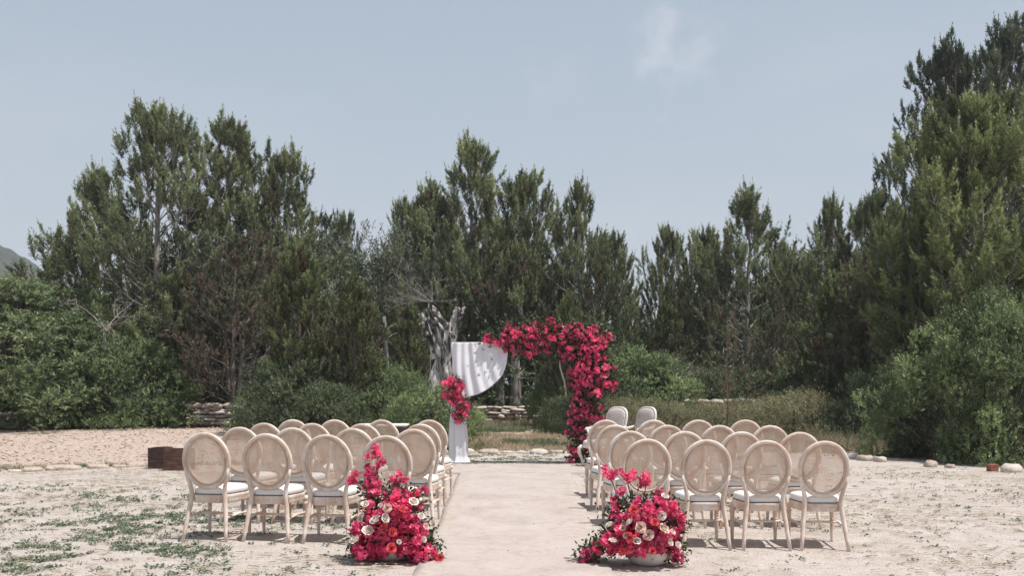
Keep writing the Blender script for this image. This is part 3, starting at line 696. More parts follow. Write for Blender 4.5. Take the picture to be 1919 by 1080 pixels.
# ---- shrubs of leaves
def make_shrub(seed, R, Hh, nclump=110, twigs=46, leaves=9, ll=.055, lw=.026, m='shrub', cr=(.22, .48), tone=(.5, .17), shape=1.0, low=-.05, twl=.16):
    rng = np.random.default_rng(seed)
    u = rng.uniform(low, 1, nclump) ** 1.0; az = np.arange(nclump) * 2.39996 + rng.normal(0, .3, nclump)
    rad = np.sqrt(np.clip(1 - np.clip(u, 0, 1) ** 2, 0, 1)) * rng.uniform(.62, 1.06, nclump)
    lob = 1 + .18 * np.sin(az * 3 + seed) + .12 * np.sin(az * 5 + 2 * seed) + .10 * np.sin(az * 2 + u * 7)
    C = np.stack([rad * np.cos(az) * R * lob, rad * np.sin(az) * R * lob, np.clip(u, .02, 1) * Hh * rng.uniform(.82, 1.02, nclump)], -1)
    C[:, :2] *= np.where(C[:, 2:3] < Hh * .25, shape, 1)
    cr_ = rng.uniform(cr[0], cr[1], nclump)
    ct = np.clip(rng.normal(tone[0], tone[1], nclump), 0, 1)
    cen = np.array([0, 0, Hh * .35])
    n = nclump * twigs
    out = nrm(np.repeat(nrm(C - cen), twigs, 0) * .55 + nrm(rng.normal(size=(n, 3))))
    O = np.repeat(C, twigs, 0) + out * np.repeat(cr_, twigs)[:, None] * rng.uniform(.3, 1.0, (n, 1)) ** .4 * np.array([1, 1, .85])
    keep = O[:, 2] > .02; 
    D = nrm(out + np.array([0, 0, .55]) + rng.normal(0, .35, (n, 3)))
    T = np.repeat(ct, twigs) + rng.normal(0, .20, n)  # wide random tone puts sunlit leaves and dark gaps into the colour
    O, D, T = O[keep], D[keep], T[keep]; n = len(O)
    s = (np.arange(leaves)[None] + rng.random((n, leaves)) * .6) / leaves
    base = O[:, None] + D[:, None] * (s * twl)[..., None]
    a = nrm(np.cross(D, rng.normal(size=(n, 3)))); bb = np.cross(D, a); th = np.arange(leaves)[None] * 2.2 + rng.random((n, 1)) * 6
    perp = a[:, None] * np.cos(th)[..., None] + bb[:, None] * np.sin(th)[..., None]
    ld = nrm(perp + D[:, None] * .7)
    sd = nrm(np.cross(ld, D[:, None] + rng.normal(0, .35, (n, leaves, 3))))
    l = ll * rng.uniform(.65, 1.2, (n, leaves, 1)); wv = lw * rng.uniform(.7, 1.2, (n, leaves, 1))
    v = np.stack([base, base + ld * l * .5 + sd * wv / 2, base + ld * l, base + ld * l * .5 - sd * wv / 2], 2).reshape(-1, 3)
    tn = np.repeat(np.clip(T[:, None] + rng.normal(0, .09, (n, leaves)), 0, 1).reshape(-1), 4)
    f = np.arange(len(v)).reshape(-1, 4)
    tb = MB()
    for i in range(0, nclump, 2):
        c = C[i]; st = np.array([rng.normal(0, R * .06), rng.normal(0, R * .06), -.05])
        mid_ = st * .5 + c * .5 + np.array([0, 0, -.1 * Hh]) + rng.normal(0, .06, 3)
        tb.tube([st, mid_, c], [.03 + R * .006, .02, .008], 4, cap=False)
    TRIS[0] += len(tb.f) * 2
    return tb.mesh('stems', M['bark_dark']), npmesh('foliage', v, f, M[m], tone=tn), Hh
def place_shrub(kind, meshes, px, ytop, Y, label, cat, group=None, rz=0, wscale=1.0):
    st, fo, H = meshes; x = PX(px, Y); zb = g(x, Y) - .03; s = (CAMZ + (HOR - ytop) / FPX * Y - zb) / H / 1.06
    o = empty(kind, (x, Y, zb), rz, (s * wscale, s * wscale, s))
    for nm, me in (('stems', st), ('foliage', fo)): link(bpy.data.objects.new(nm, me), o)
    return tag(o, label, cat, group)
sBig = make_shrub(31, 2.6, 3.3, 250, 52, 9, .068, .036, 'shrub', (.2, .42), (.5, .24))
sA = make_shrub(32, 2.0, 3.2, 150, 46, 10, .066, .03, 'shrub_bright', (.25, .5), (.5, .17), low=-.12)
sB = make_shrub(33, 1.7, 2.3, 125, 46, 10, .060, .026, 'shrub', (.22, .45), (.5, .18), low=-.15)
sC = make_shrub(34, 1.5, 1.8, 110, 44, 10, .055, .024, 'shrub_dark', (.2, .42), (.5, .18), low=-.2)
sD = make_shrub(35, 1.2, 1.0, 80, 40, 8, .05, .012, 'dry_shrub', (.14, .28), (.5, .2), low=-.2, twl=.2)
sO = make_shrub(36, 1.6, 3.0, 60, 26, 8, .08, .02, 'olive', (.25, .5), (.5, .2))
GS = 'shrubs growing round the sand'
SH = [
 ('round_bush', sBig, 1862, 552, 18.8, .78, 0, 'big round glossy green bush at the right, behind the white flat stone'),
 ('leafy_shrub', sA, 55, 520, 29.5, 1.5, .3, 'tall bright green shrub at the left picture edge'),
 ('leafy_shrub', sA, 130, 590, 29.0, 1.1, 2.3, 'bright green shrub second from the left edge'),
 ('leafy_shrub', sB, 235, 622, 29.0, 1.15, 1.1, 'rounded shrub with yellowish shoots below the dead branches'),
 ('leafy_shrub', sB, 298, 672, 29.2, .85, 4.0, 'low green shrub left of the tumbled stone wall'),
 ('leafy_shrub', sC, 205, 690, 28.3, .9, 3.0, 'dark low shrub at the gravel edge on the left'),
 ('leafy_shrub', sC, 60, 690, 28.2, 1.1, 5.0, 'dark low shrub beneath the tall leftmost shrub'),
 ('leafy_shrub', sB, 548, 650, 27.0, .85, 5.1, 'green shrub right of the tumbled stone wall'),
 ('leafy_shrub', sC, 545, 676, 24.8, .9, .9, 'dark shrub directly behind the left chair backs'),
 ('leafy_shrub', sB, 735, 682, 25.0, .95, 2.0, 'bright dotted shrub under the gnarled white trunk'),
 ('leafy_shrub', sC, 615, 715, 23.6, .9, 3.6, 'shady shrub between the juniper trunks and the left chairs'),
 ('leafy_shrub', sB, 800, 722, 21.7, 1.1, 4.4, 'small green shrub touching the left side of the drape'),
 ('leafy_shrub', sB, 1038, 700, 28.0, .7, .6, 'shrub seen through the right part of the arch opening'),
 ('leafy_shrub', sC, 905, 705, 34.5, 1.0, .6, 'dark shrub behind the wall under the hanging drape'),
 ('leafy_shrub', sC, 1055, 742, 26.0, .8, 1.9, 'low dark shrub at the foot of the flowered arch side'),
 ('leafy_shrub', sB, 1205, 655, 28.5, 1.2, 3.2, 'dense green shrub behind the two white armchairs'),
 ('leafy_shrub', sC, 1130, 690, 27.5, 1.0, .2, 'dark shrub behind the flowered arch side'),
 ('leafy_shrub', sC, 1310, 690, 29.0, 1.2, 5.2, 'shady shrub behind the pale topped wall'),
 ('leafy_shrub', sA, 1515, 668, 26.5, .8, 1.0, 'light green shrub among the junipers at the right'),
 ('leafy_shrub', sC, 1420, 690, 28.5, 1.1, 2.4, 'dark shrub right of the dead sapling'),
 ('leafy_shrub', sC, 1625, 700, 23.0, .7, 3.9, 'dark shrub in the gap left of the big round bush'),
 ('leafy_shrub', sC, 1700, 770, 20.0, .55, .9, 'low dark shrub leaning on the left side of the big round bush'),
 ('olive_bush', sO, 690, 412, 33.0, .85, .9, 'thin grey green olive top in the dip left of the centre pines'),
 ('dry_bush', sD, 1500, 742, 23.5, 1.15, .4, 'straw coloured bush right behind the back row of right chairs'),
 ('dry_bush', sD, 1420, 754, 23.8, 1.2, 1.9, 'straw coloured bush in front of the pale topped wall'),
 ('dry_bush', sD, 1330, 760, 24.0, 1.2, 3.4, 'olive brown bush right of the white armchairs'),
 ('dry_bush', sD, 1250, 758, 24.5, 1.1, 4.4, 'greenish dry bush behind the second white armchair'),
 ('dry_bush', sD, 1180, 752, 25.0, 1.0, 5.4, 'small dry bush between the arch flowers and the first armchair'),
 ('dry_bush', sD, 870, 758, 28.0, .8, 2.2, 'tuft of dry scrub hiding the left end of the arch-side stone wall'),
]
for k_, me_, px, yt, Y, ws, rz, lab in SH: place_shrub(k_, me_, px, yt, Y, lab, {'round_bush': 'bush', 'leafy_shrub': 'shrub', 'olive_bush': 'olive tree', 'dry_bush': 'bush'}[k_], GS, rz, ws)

# ---- far wood behind everything: one uncountable mass of foliage
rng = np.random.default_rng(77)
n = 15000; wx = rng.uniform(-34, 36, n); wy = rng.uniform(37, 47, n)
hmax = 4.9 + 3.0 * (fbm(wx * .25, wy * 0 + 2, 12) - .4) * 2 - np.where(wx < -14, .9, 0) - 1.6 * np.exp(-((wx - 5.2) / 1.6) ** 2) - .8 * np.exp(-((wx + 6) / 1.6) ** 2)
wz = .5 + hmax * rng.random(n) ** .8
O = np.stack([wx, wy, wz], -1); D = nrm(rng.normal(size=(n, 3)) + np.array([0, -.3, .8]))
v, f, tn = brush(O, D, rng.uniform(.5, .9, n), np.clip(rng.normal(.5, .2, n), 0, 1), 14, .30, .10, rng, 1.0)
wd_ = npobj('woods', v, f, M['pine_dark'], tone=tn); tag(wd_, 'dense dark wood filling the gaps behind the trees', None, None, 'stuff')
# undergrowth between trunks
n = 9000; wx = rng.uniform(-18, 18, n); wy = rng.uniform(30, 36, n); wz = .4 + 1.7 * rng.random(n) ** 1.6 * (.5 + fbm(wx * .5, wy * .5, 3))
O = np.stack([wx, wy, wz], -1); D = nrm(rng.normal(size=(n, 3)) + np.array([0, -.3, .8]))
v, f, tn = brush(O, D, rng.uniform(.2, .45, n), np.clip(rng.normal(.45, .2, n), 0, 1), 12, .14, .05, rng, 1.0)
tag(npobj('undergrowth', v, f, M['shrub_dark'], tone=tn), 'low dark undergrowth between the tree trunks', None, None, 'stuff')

# ---- visible bare trunks
def bare_trunk(px, y1, y0, Y, r, lean, m, label):
    x = PX(px, Y); top = CAMZ + (HOR - y1) / FPX * Y; zb = g(x, Y); o = empty('tree_trunk', (x, Y, zb - .05)); b = MB()
    h = top - zb; pts = [(lean * t + .05 * math.sin(5 * t + px), .04 * math.sin(4 * t), h * t) for t in np.linspace(0, 1, 9)]
    b.tube(pts, [r * (1.2 - .55 * t) * (1 if h < 4 else 1.02 - .6 * t * t) for t in np.linspace(0, 1, 9)], 10); b.build('trunk', M[m], o)
    b = MB(); rr = random.Random(px)
    for i in range(7):
        t = rr.uniform(.45, 1); a = rr.uniform(0, 6.28); p = Vector((lean * t, 0, h * t)); L = rr.uniform(.3, .9)
        q = p + Vector((math.cos(a) * L, math.sin(a) * L, L * .5)); b.tube([p, (p + q) / 2 + Vector((0, 0, .05)), q], [r * .25, r * .15, .006], 4)
    b.build('branch', M[m], o)
    tag(o, label, 'tree trunk', 'bare trunks in the shade of the trees')
bare_trunk(962, 632, 752, 31.2, .17, .15, 'bark_grey', 'grey pine trunk behind the wall, framed by the arch')
bare_trunk(940, 632, 752, 32.0, .15, -.1, 'bark', 'dark trunk just left of the grey trunk framed by the arch')
bare_trunk(722, 590, 690, 28.0, .07, .02, 'bark_grey', 'slim pale trunk between the juniper and the gnarled trunk')
bare_trunk(450, 600, 755, 29.5, .08, .02, 'bark_grey', 'slim pale trunk rising behind the tumbled wall')
bare_trunk(428, 610, 755, 29.8, .09, -.03, 'bark', 'brown trunk left of the slim pale trunk behind the tumbled wall')
bare_trunk(380, 600, 755, 30.5, .13, -.2, 'bark', 'thick dark trunk above the left end of the tumbled wall')

# ---- dead branches
def dead_branches(name, px, py, Y, n, size, label, seed, bias=(0, 0, .6), r=.012, depth=3, mname='dead_twig', base_z=None):
    rr = random.Random(seed); b = MB(); x = PX(px, Y); zb = g(x, Y); o = bpy.data.objects.new(name, None); 
    top = CAMZ + (HOR - py) / FPX * Y - zb
    def grow(p, d, L, rad, dep):
        pts = [p]; q = p; dd = d
        for i in range(4):
            dd = (dd + Vector((rr.gauss(0, .22), rr.gauss(0, .22), rr.gauss(0, .18)))).normalized(); q = q + dd * L / 4; pts.append(q)
        b.tube(pts, [rad * (1 - .18 * i) for i in range(5)], 4, cap=False)
        if dep:
            for i in range(3 if dep > 1 else 4):
                k = rr.randint(1, 4); nd = (dd * .6 + Vector((rr.gauss(0, .7), rr.gauss(0, .5), rr.gauss(.1, .5)))).normalized()
                grow(pts[k], nd, L * rr.uniform(.45, .7), rad * .55, dep - 1)
    for i in range(n):
        d = Vector((rr.gauss(bias[0], .6), rr.gauss(bias[1], .4), abs(rr.gauss(bias[2], .35)))).normalized()
        st = Vector((rr.gauss(0, .05), rr.gauss(0, .05), top - size * .9)); 
        grow(st, d, size * rr.uniform(.6, 1.0), r, depth)
    b.tube([(0, 0, -.05), (.05, 0, top * .4), (0, 0, top - size * .85)], [r * 2.4, r * 2, r * 1.4], 6)
    ob = b.build(name, M['bark_grey']); ob.location = (x, Y, zb); TRIS[0] += len(b.f) * 2
    tag(ob, label, 'dead branches'); return ob
dead_branches('dead_shrub', 195, 545, 28.2, 5, 1.3, 'bleached dead branches sticking out above the left shrubs', 4, r=.022, depth=2)
dead_branches('dead_shrub', 803, 490, 27.6, 16, 1.25, 'tangle of bare grey brown twigs above the gnarled trunk', 9, (-.45, -.1, .25), r=.009, depth=3)
dead_branches('dead_shrub', 1262, 640, 27.5, 4, 1.1, 'few curved dead twigs right of the arch flowers', 14, r=.012, depth=2)

# ---- the gnarled old olive trunk
def olive():
    Y = 22.5; x0 = PX(818, Y); zb = g(x0, Y); root = empty('gnarled_trunk', (x0, Y, zb - .05))
    def P(px, py): return np.array([(px - 818) / FPX * Y, 0, CAMZ + (HOR - py) / FPX * Y - zb + .05])
    def limb(name, path, rads, seed, m, rough=.28, hollow=True, nseg=60, na=56, twist=1.4):
        ps = np.array(path, float); t = np.linspace(0, 1, len(ps)); s = np.linspace(0, 1, nseg)
        C = np.stack([np.interp(s, t, ps[:, c]) for c in range(3)], -1)
        for _ in range(4): C[1:-1] = (C[:-2] + 2 * C[1:-1] + C[2:]) / 4
        r = np.interp(s, t, rads); T = nrm(np.gradient(C, axis=0))
        A = nrm(np.array([1., 0, 0]) - T * T[:, :1]); B = np.cross(T, A)
        th = np.linspace(0, 2 * math.pi, na, endpoint=False)
        TH, S = np.meshgrid(th, s); tw = TH + S * twist
        ridg = 1 - np.abs(np.sin(tw * 2.5 + 2.6 * vnoise(TH * 1.5, S * 5, seed)))
        n1 = fbm(np.cos(tw) * 2 + 5, S * 7 + np.sin(tw) * 2, seed, 4) - .5
        cr = np.clip((np.sin(tw * 2 + seed + 3 * S) - .72) * 3.4, 0, 1) * np.sin(np.clip(S * 1.25, 0, 1) * math.pi)
        rr = r[:, None] * (1 + rough * 1.2 * (.4 - ridg) + .55 * n1 - .55 * cr)
        V = C[:, None] + rr[..., None] * (A[:, None] * np.cos(th)[None, :, None] + B[:, None] * np.sin(th)[None, :, None])
        V = V.reshape(-1, 3)
        i = np.arange(nseg - 1)[:, None] * na + np.arange(na)[None]; j = np.arange(nseg - 1)[:, None] * na + (np.arange(na) + 1)[None] % na
        F = np.stack([i, j, j + na, i + na], -1).reshape(-1, 4)
        # sunken broken top
        c = len(V); inner = C[-1] + (V[-na:] - C[-1]) * .55 - T[-1] * r[-1] * .1; deep = C[-1] + (V[-na:] - C[-1]) * .45 - T[-1] * r[-1] * 1.1
        V = np.concatenate([V, inner, deep]); k = np.arange(na); l = (k + 1) % na; o_ = (nseg - 1) * na
        F = np.concatenate([F, np.stack([o_ + k, o_ + l, c + l, c + k], -1), np.stack([c + k, c + l, c + na + l, c + na + k], -1)])
        return npobj(name, V, F, M[m], parent=root, smooth=True)
    limb('trunk', [P(820, 800), P(824, 730), P(831, 685), P(839, 645), P(842, 622)], [.28, .24, .21, .18, .16], 3, 'dead_wood')
    limb('limb', [P(838, 650), P(828, 615), P(817, 594), P(805, 577)], [.14, .14, .12, .10], 8, 'dead_wood', .35, nseg=30, twist=.8)
    limb('limb', [P(842, 640), P(851, 614), P(858, 594), P(862, 577)], [.14, .14, .12, .10], 12, 'dead_wood', .35, nseg=30, twist=.8)
    limb('limb', [P(824, 670), P(810, 628), P(800, 605), P(788, 588)], [.16, .12, .08, .04], 17, 'dead_wood', .5, nseg=26, twist=.9)
    rr = random.Random(5); b = MB()
    for i in range(60):
        a, c = rr.choice([((834, 640), (804, 582)), ((834, 640), (864, 580)), ((820, 660), (790, 590))]); t = rr.random()
        p = P(a[0] + (c[0] - a[0]) * t + rr.gauss(0, 4), a[1] + (c[1] - a[1]) * t + rr.gauss(0, 3)); an = rr.uniform(-2.8, -.3); rad = .11 * (1 - t * .4)
        q = Vector(p) + Vector((math.cos(an) * rad, math.sin(an) * rad, 0)); s = rr.uniform(.02, .045)
        b.tube([q - Vector((0, 0, s)), q - Vector((0, .01, s * .4)), q + Vector((0, -.01, s * .5)), q + Vector((0, 0, s))], [s * .4, s, s * .9, s * .3], 7)
    tag(b.build('burls', M['dead_wood'], root), kind='stuff')
    tag(root, 'gnarled silver grey dead olive trunk with two broken tops, left of the drape', 'tree trunk')
olive()

# ------------------------------------------------------------------ small ground stuff
def blades(name, cx, cy, hts, tone, m, rng, K=7, wd=.012, label='', spread=.04):
    n = len(cx); a = rng.random((n, K)) * 6.283; rad = rng.random((n, K)) * spread
    bx = cx[:, None] + np.cos(a) * rad; by = cy[:, None] + np.sin(a) * rad; bz = gz(bx, by) - .005 + (fbm(bx * .35, by * .35, 9) - .5) * .22 * np.clip((by - 23) / 6, 0, 1)
    base = np.stack([bx, by, bz], -1); d = nrm(np.stack([np.cos(a) * .7, np.sin(a) * .7, np.ones_like(a)], -1) + rng.normal(0, .25, (n, K, 3)))
    side = nrm(np.cross(d, rng.normal(size=(n, K, 3)))) * wd / 2
    v = np.stack([base - side, base + side, base + d * (hts[:, None] * rng.uniform(.5, 1.1, (n, K)))[..., None]], 2).reshape(-1, 3)
    tn = np.repeat(np.clip(tone[:, None] + rng.normal(0, .1, (n, K)), 0, 1).ravel(), 3)
    o = npobj(name, v, np.arange(len(v)).reshape(-1, 3), M[m], tone=tn); tag(o, label, None, None, 'stuff'); return o
rng = np.random.default_rng(5)
def scatter(n, x0, x1, y0, y1, dens):
    x = rng.uniform(x0, x1, n); y = rng.uniform(y0, y1, n); k = rng.random(n) < dens(x, y); return x[k], y[k]
def off_carpet(x, y): return (np.abs(x - .03) > .95) | (y > 17.6)
# leafy weeds, thick at the lower left
def dw(x, y):
    nse = fbm(x * 1.1, y * 1.1, 41); n2 = fbm(x * 4, y * 4, 44)
    left = np.clip((-x - .9) / 1.6, 0, 1) * np.clip((12.5 - y) / 5 + .35, 0, 1)
    right = .06 * (x > 1)
    d = np.clip((nse - .34) * 3.6, 0.28, 1) * np.clip((n2 - .42) * 7, 0.02, 1) * (left + right)
    return d * off_carpet(x, y)
x, y = scatter(80000, -9, 7, 5.2, 16.5, dw)
def weeds(x, y, name, label):
    n = len(x); K = 9; a = rng.random((n, K)) * 6.283; sz = rng.uniform(.5, 1.35, n)
    rad = rng.random((n, K)) * .035 * sz[:, None]
    bx = x[:, None] + np.cos(a) * rad; by = y[:, None] + np.sin(a) * rad; bz = gz(bx, by) + rng.uniform(0, .012, (n, K))
    base = np.stack([bx, by, bz], -1); d = nrm(np.stack([np.cos(a), np.sin(a), rng.uniform(.15, .9, (n, K))], -1)); s = nrm(np.cross(d, np.array([0, 0, 1.]) + rng.normal(0, .3, (n, K, 3))))
    l = (rng.uniform(.018, .034, (n, K)) * sz[:, None])[..., None]; wv = l * .55
    v = np.stack([base, base + d * l * .5 + s * wv / 2, base + d * l, base + d * l * .5 - s * wv / 2], 2).reshape(-1, 3)
    tn = np.repeat(np.clip(rng.normal(.5, .25, (n, K)), 0, 1).ravel(), 4)
    tag(npobj(name, v, np.arange(len(v)).reshape(-1, 4), M['weed'], tone=tn), label, None, None, 'stuff')
x, y = x[:26000], y[:26000]
weeds(x, y, 'weeds', 'small green weeds sprinkled over the sand')
# dry straw lying flat
def ds_(x, y): return np.clip((fbm(x * .9, y * 1.4, 61) - .44) * 6, 0.08, 1) * off_carpet(x, y)
x, y = scatter(22000, -9, 9, 5.2, 17, ds_); n = len(x)
a = rng.normal(0, .5, n); l = rng.uniform(.03, .12, n) / 2; z = gz(x, y) + .012 + rng.random(n) * .006
dx = np.cos(a) * l; dy = np.sin(a) * l
base = np.stack([x, y, z], -1); dv = np.stack([dx, dy, rng.normal(0, .004, n)], -1); sv = np.stack([-dy, dx, np.zeros(n)], -1); sv = nrm(sv) * .0035
v = np.stack([base - dv - sv, base + dv - sv, base + dv + sv + [0, 0, .004], base - dv + sv + [0, 0, .004]], 1).reshape(-1, 3)
tag(npobj('dry_straw', v, np.arange(len(v)).reshape(-1, 4), M['straw'], tone=np.repeat(np.clip(rng.normal(.2, .2, n), 0, .5), 4)), 'dry straw and stalks lying on the sand', None, None, 'stuff')
# pebbles, clods and twigs
def pebbles(x, y, smin, smax, m, name, label, power=3):
    n = len(x); oct_ = np.array([(1, 0, 0), (0, 1, 0), (-1, 0, 0), (0, -1, 0), (0, 0, 1), (0, 0, -1)], float)
    fc = np.array([(0, 1, 4), (1, 2, 4), (2, 3, 4), (3, 0, 4), (1, 0, 5), (2, 1, 5), (3, 2, 5), (0, 3, 5)])
    s = smin + (smax - smin) * rng.random(n) ** power; a = rng.random(n) * 6.28
    v = oct_[None] * rng.uniform(.6, 1.2, (n, 6, 1)) * s[:, None, None] * np.array([1, .8, .55])
    c, sn = np.cos(a)[:, None], np.sin(a)[:, None]
    vx = v[..., 0] * c - v[..., 1] * sn; vy = v[..., 0] * sn + v[..., 1] * c
    zg = gz(x, y) + (fbm(x * .35, y * .35, 9) - .5) * .22 * np.clip((y - 23) / 6, 0, 1)
    V = np.stack([vx + x[:, None], vy + y[:, None], v[..., 2] + zg[:, None] + s[:, None] * .25], -1).reshape(-1, 3)
    F = (fc[None] + (np.arange(n) * 6)[:, None, None]).reshape(-1, 3)
    tag(npobj(name, V, F, M[m], smooth=False), label, None, None, 'stuff')
x, y = scatter(7000, -9, 9, 5.2, 17, lambda x, y: off_carpet(x, y) * np.clip(.3 + 3 * (fbm(x, y, 71) - .45), 0, 1))
pebbles(x, y, .004, .022, 'stone_pale', 'pebbles', 'small pale pebbles on the sand')
x, y = scatter(26000, -9, 9, 5.2, 17, lambda x, y: off_carpet(x, y) * np.clip(.25 + 3 * (fbm(x, y, 75) - .45), 0, 1))
pebbles(x, y, .004, .016, 'bark', 'clods', 'dark crumbs of earth and litter on the sand')
x, y = scatter(260, -.75, .8, 5.4, 17, lambda x, y: .9 * np.clip(4 * (fbm(x * 2, y, 79) - .4), 0, 1))
n_ = len(x); pebbles_z = .018
_g = gz; gz = lambda a, b_: _g(a, b_) + .018
pebbles(x, y, .003, .012, 'bark', 'crumbs', 'few crumbs of earth blown onto the aisle runner'); gz = _g
x, y = scatter(9000, -17, -2.6, 16.5, 28, lambda x, y: (y > 17.3 + .18 * (x + 6)))
pebbles(x, y, .01, .055, 'stone', 'gravel', 'loose pinkish gravel beyond the left stone edging', 4)
x, y = scatter(1500, -3, 4, 17.6, 21, lambda x, y: 1 + 0 * x)
pebbles(x, y, .008, .03, 'stone', 'gravel', 'gravelly strip between the altar carpet and the stone row')
x, y = scatter(1800, 5.5, 12, 15.5, 21, lambda x, y: np.clip(1 - np.abs(y - (20.3 - (x - 6.4) * 1.1).clip(17.1, 22)) / .7, 0, 1))
pebbles(x, y, .012, .06, 'bark_red', 'litter', 'brown dead leaves and litter along the right bushes')
# grass strips
x, y = scatter(3600, -9.8, -4.6, 15.0, 19, lambda x, y: np.clip(1 - np.abs(y - (17.55 + .30 * (x + 6))) / .55, 0, 1) * (fbm(x * 2, y * 2, 5) > .36))
blades('grass', x, y, rng.uniform(.05, .13, len(x)), np.where(fbm(x * 1.2, y, 8) > .45, .85, .35), 'grass', rng, 7, .014, 'green and straw grass growing behind the left stone edging')
x, y = scatter(14000, -3, 4.5, 21.2, 30.3, lambda x, y: np.clip(.55 + 2.4 * (fbm(x * .7, y * .7, 15) - .5), 0, 1))
blades('grass', x, y, rng.uniform(.04, .16, len(x)) + .12 * (y > 26), np.where(fbm(x * .8, y * .8, 18) > .64, .9, .25), 'grass', rng, 6, .018, 'dry tawny grass on the bank behind the arch')
x, y = scatter(1100, -.2, 2.2, 22.2, 23.6, lambda x, y: (fbm(x * 1.6, y * 1.6, 28) > .47) * 1.0)
blades('grass', x, y, rng.uniform(.06, .16, len(x)), np.full(len(x), .97), 'grass', rng, 9, .02, 'bluish green tufts behind the stone row under the arch')
x, y = scatter(2600, -1.5, 1.3, 17.6, 20.7, lambda x, y: (fbm(x * 2.6, y * 2.6, 38) > .52) * .5)
weeds(x[:700], y[:700], 'weeds', 'sparse weeds between the altar carpet and the stone row')
x, y = scatter(9000, 3.6, 9.5, 21, 26.5, lambda x, y: 1 + 0 * x)
blades('grass', x[:5000], y[:5000], rng.uniform(.15, .55, 5000), rng.uniform(0, .75, 5000), 'grass', rng, 7, .02, 'tall dry grass in front of the right hand wall and bushes', .1)

# ------------------------------------------------------------------ oval back chairs
def ellipse_ring(cx, cz, a, b, prof, n, lean):
    rings = []
    for i in range(n):
        th = 2 * math.pi * i / n; c, s = math.cos(th), math.sin(th)
        nx_, nz_ = c / a, s / b; l = math.hypot(nx_, nz_); nx_ /= l; nz_ /= l; r = []
        for (u, d) in prof:
            x = cx + a * c + nx_ * u; z = cz + b * s + nz_ * u
            r.append(lean(Vector((x, d, z))))
        rings.append(r)
    return rings
def add_ring(b, rings):
    n = len(rings); k = len(rings[0]); vs = [p for r in rings for p in r]
    b.add(vs, [(i * k + j, i * k + (j + 1) % k, ((i + 1) % n) * k + (j + 1) % k, ((i + 1) % n) * k + j) for i in range(n) for j in range(k)])
def lean_fn(y0, z0, slope):
    return lambda p: Vector((p.x, p.y + y0 - (p.z - z0) * slope, p.z))
LEAN = lean_fn(-.215, .45, .15)
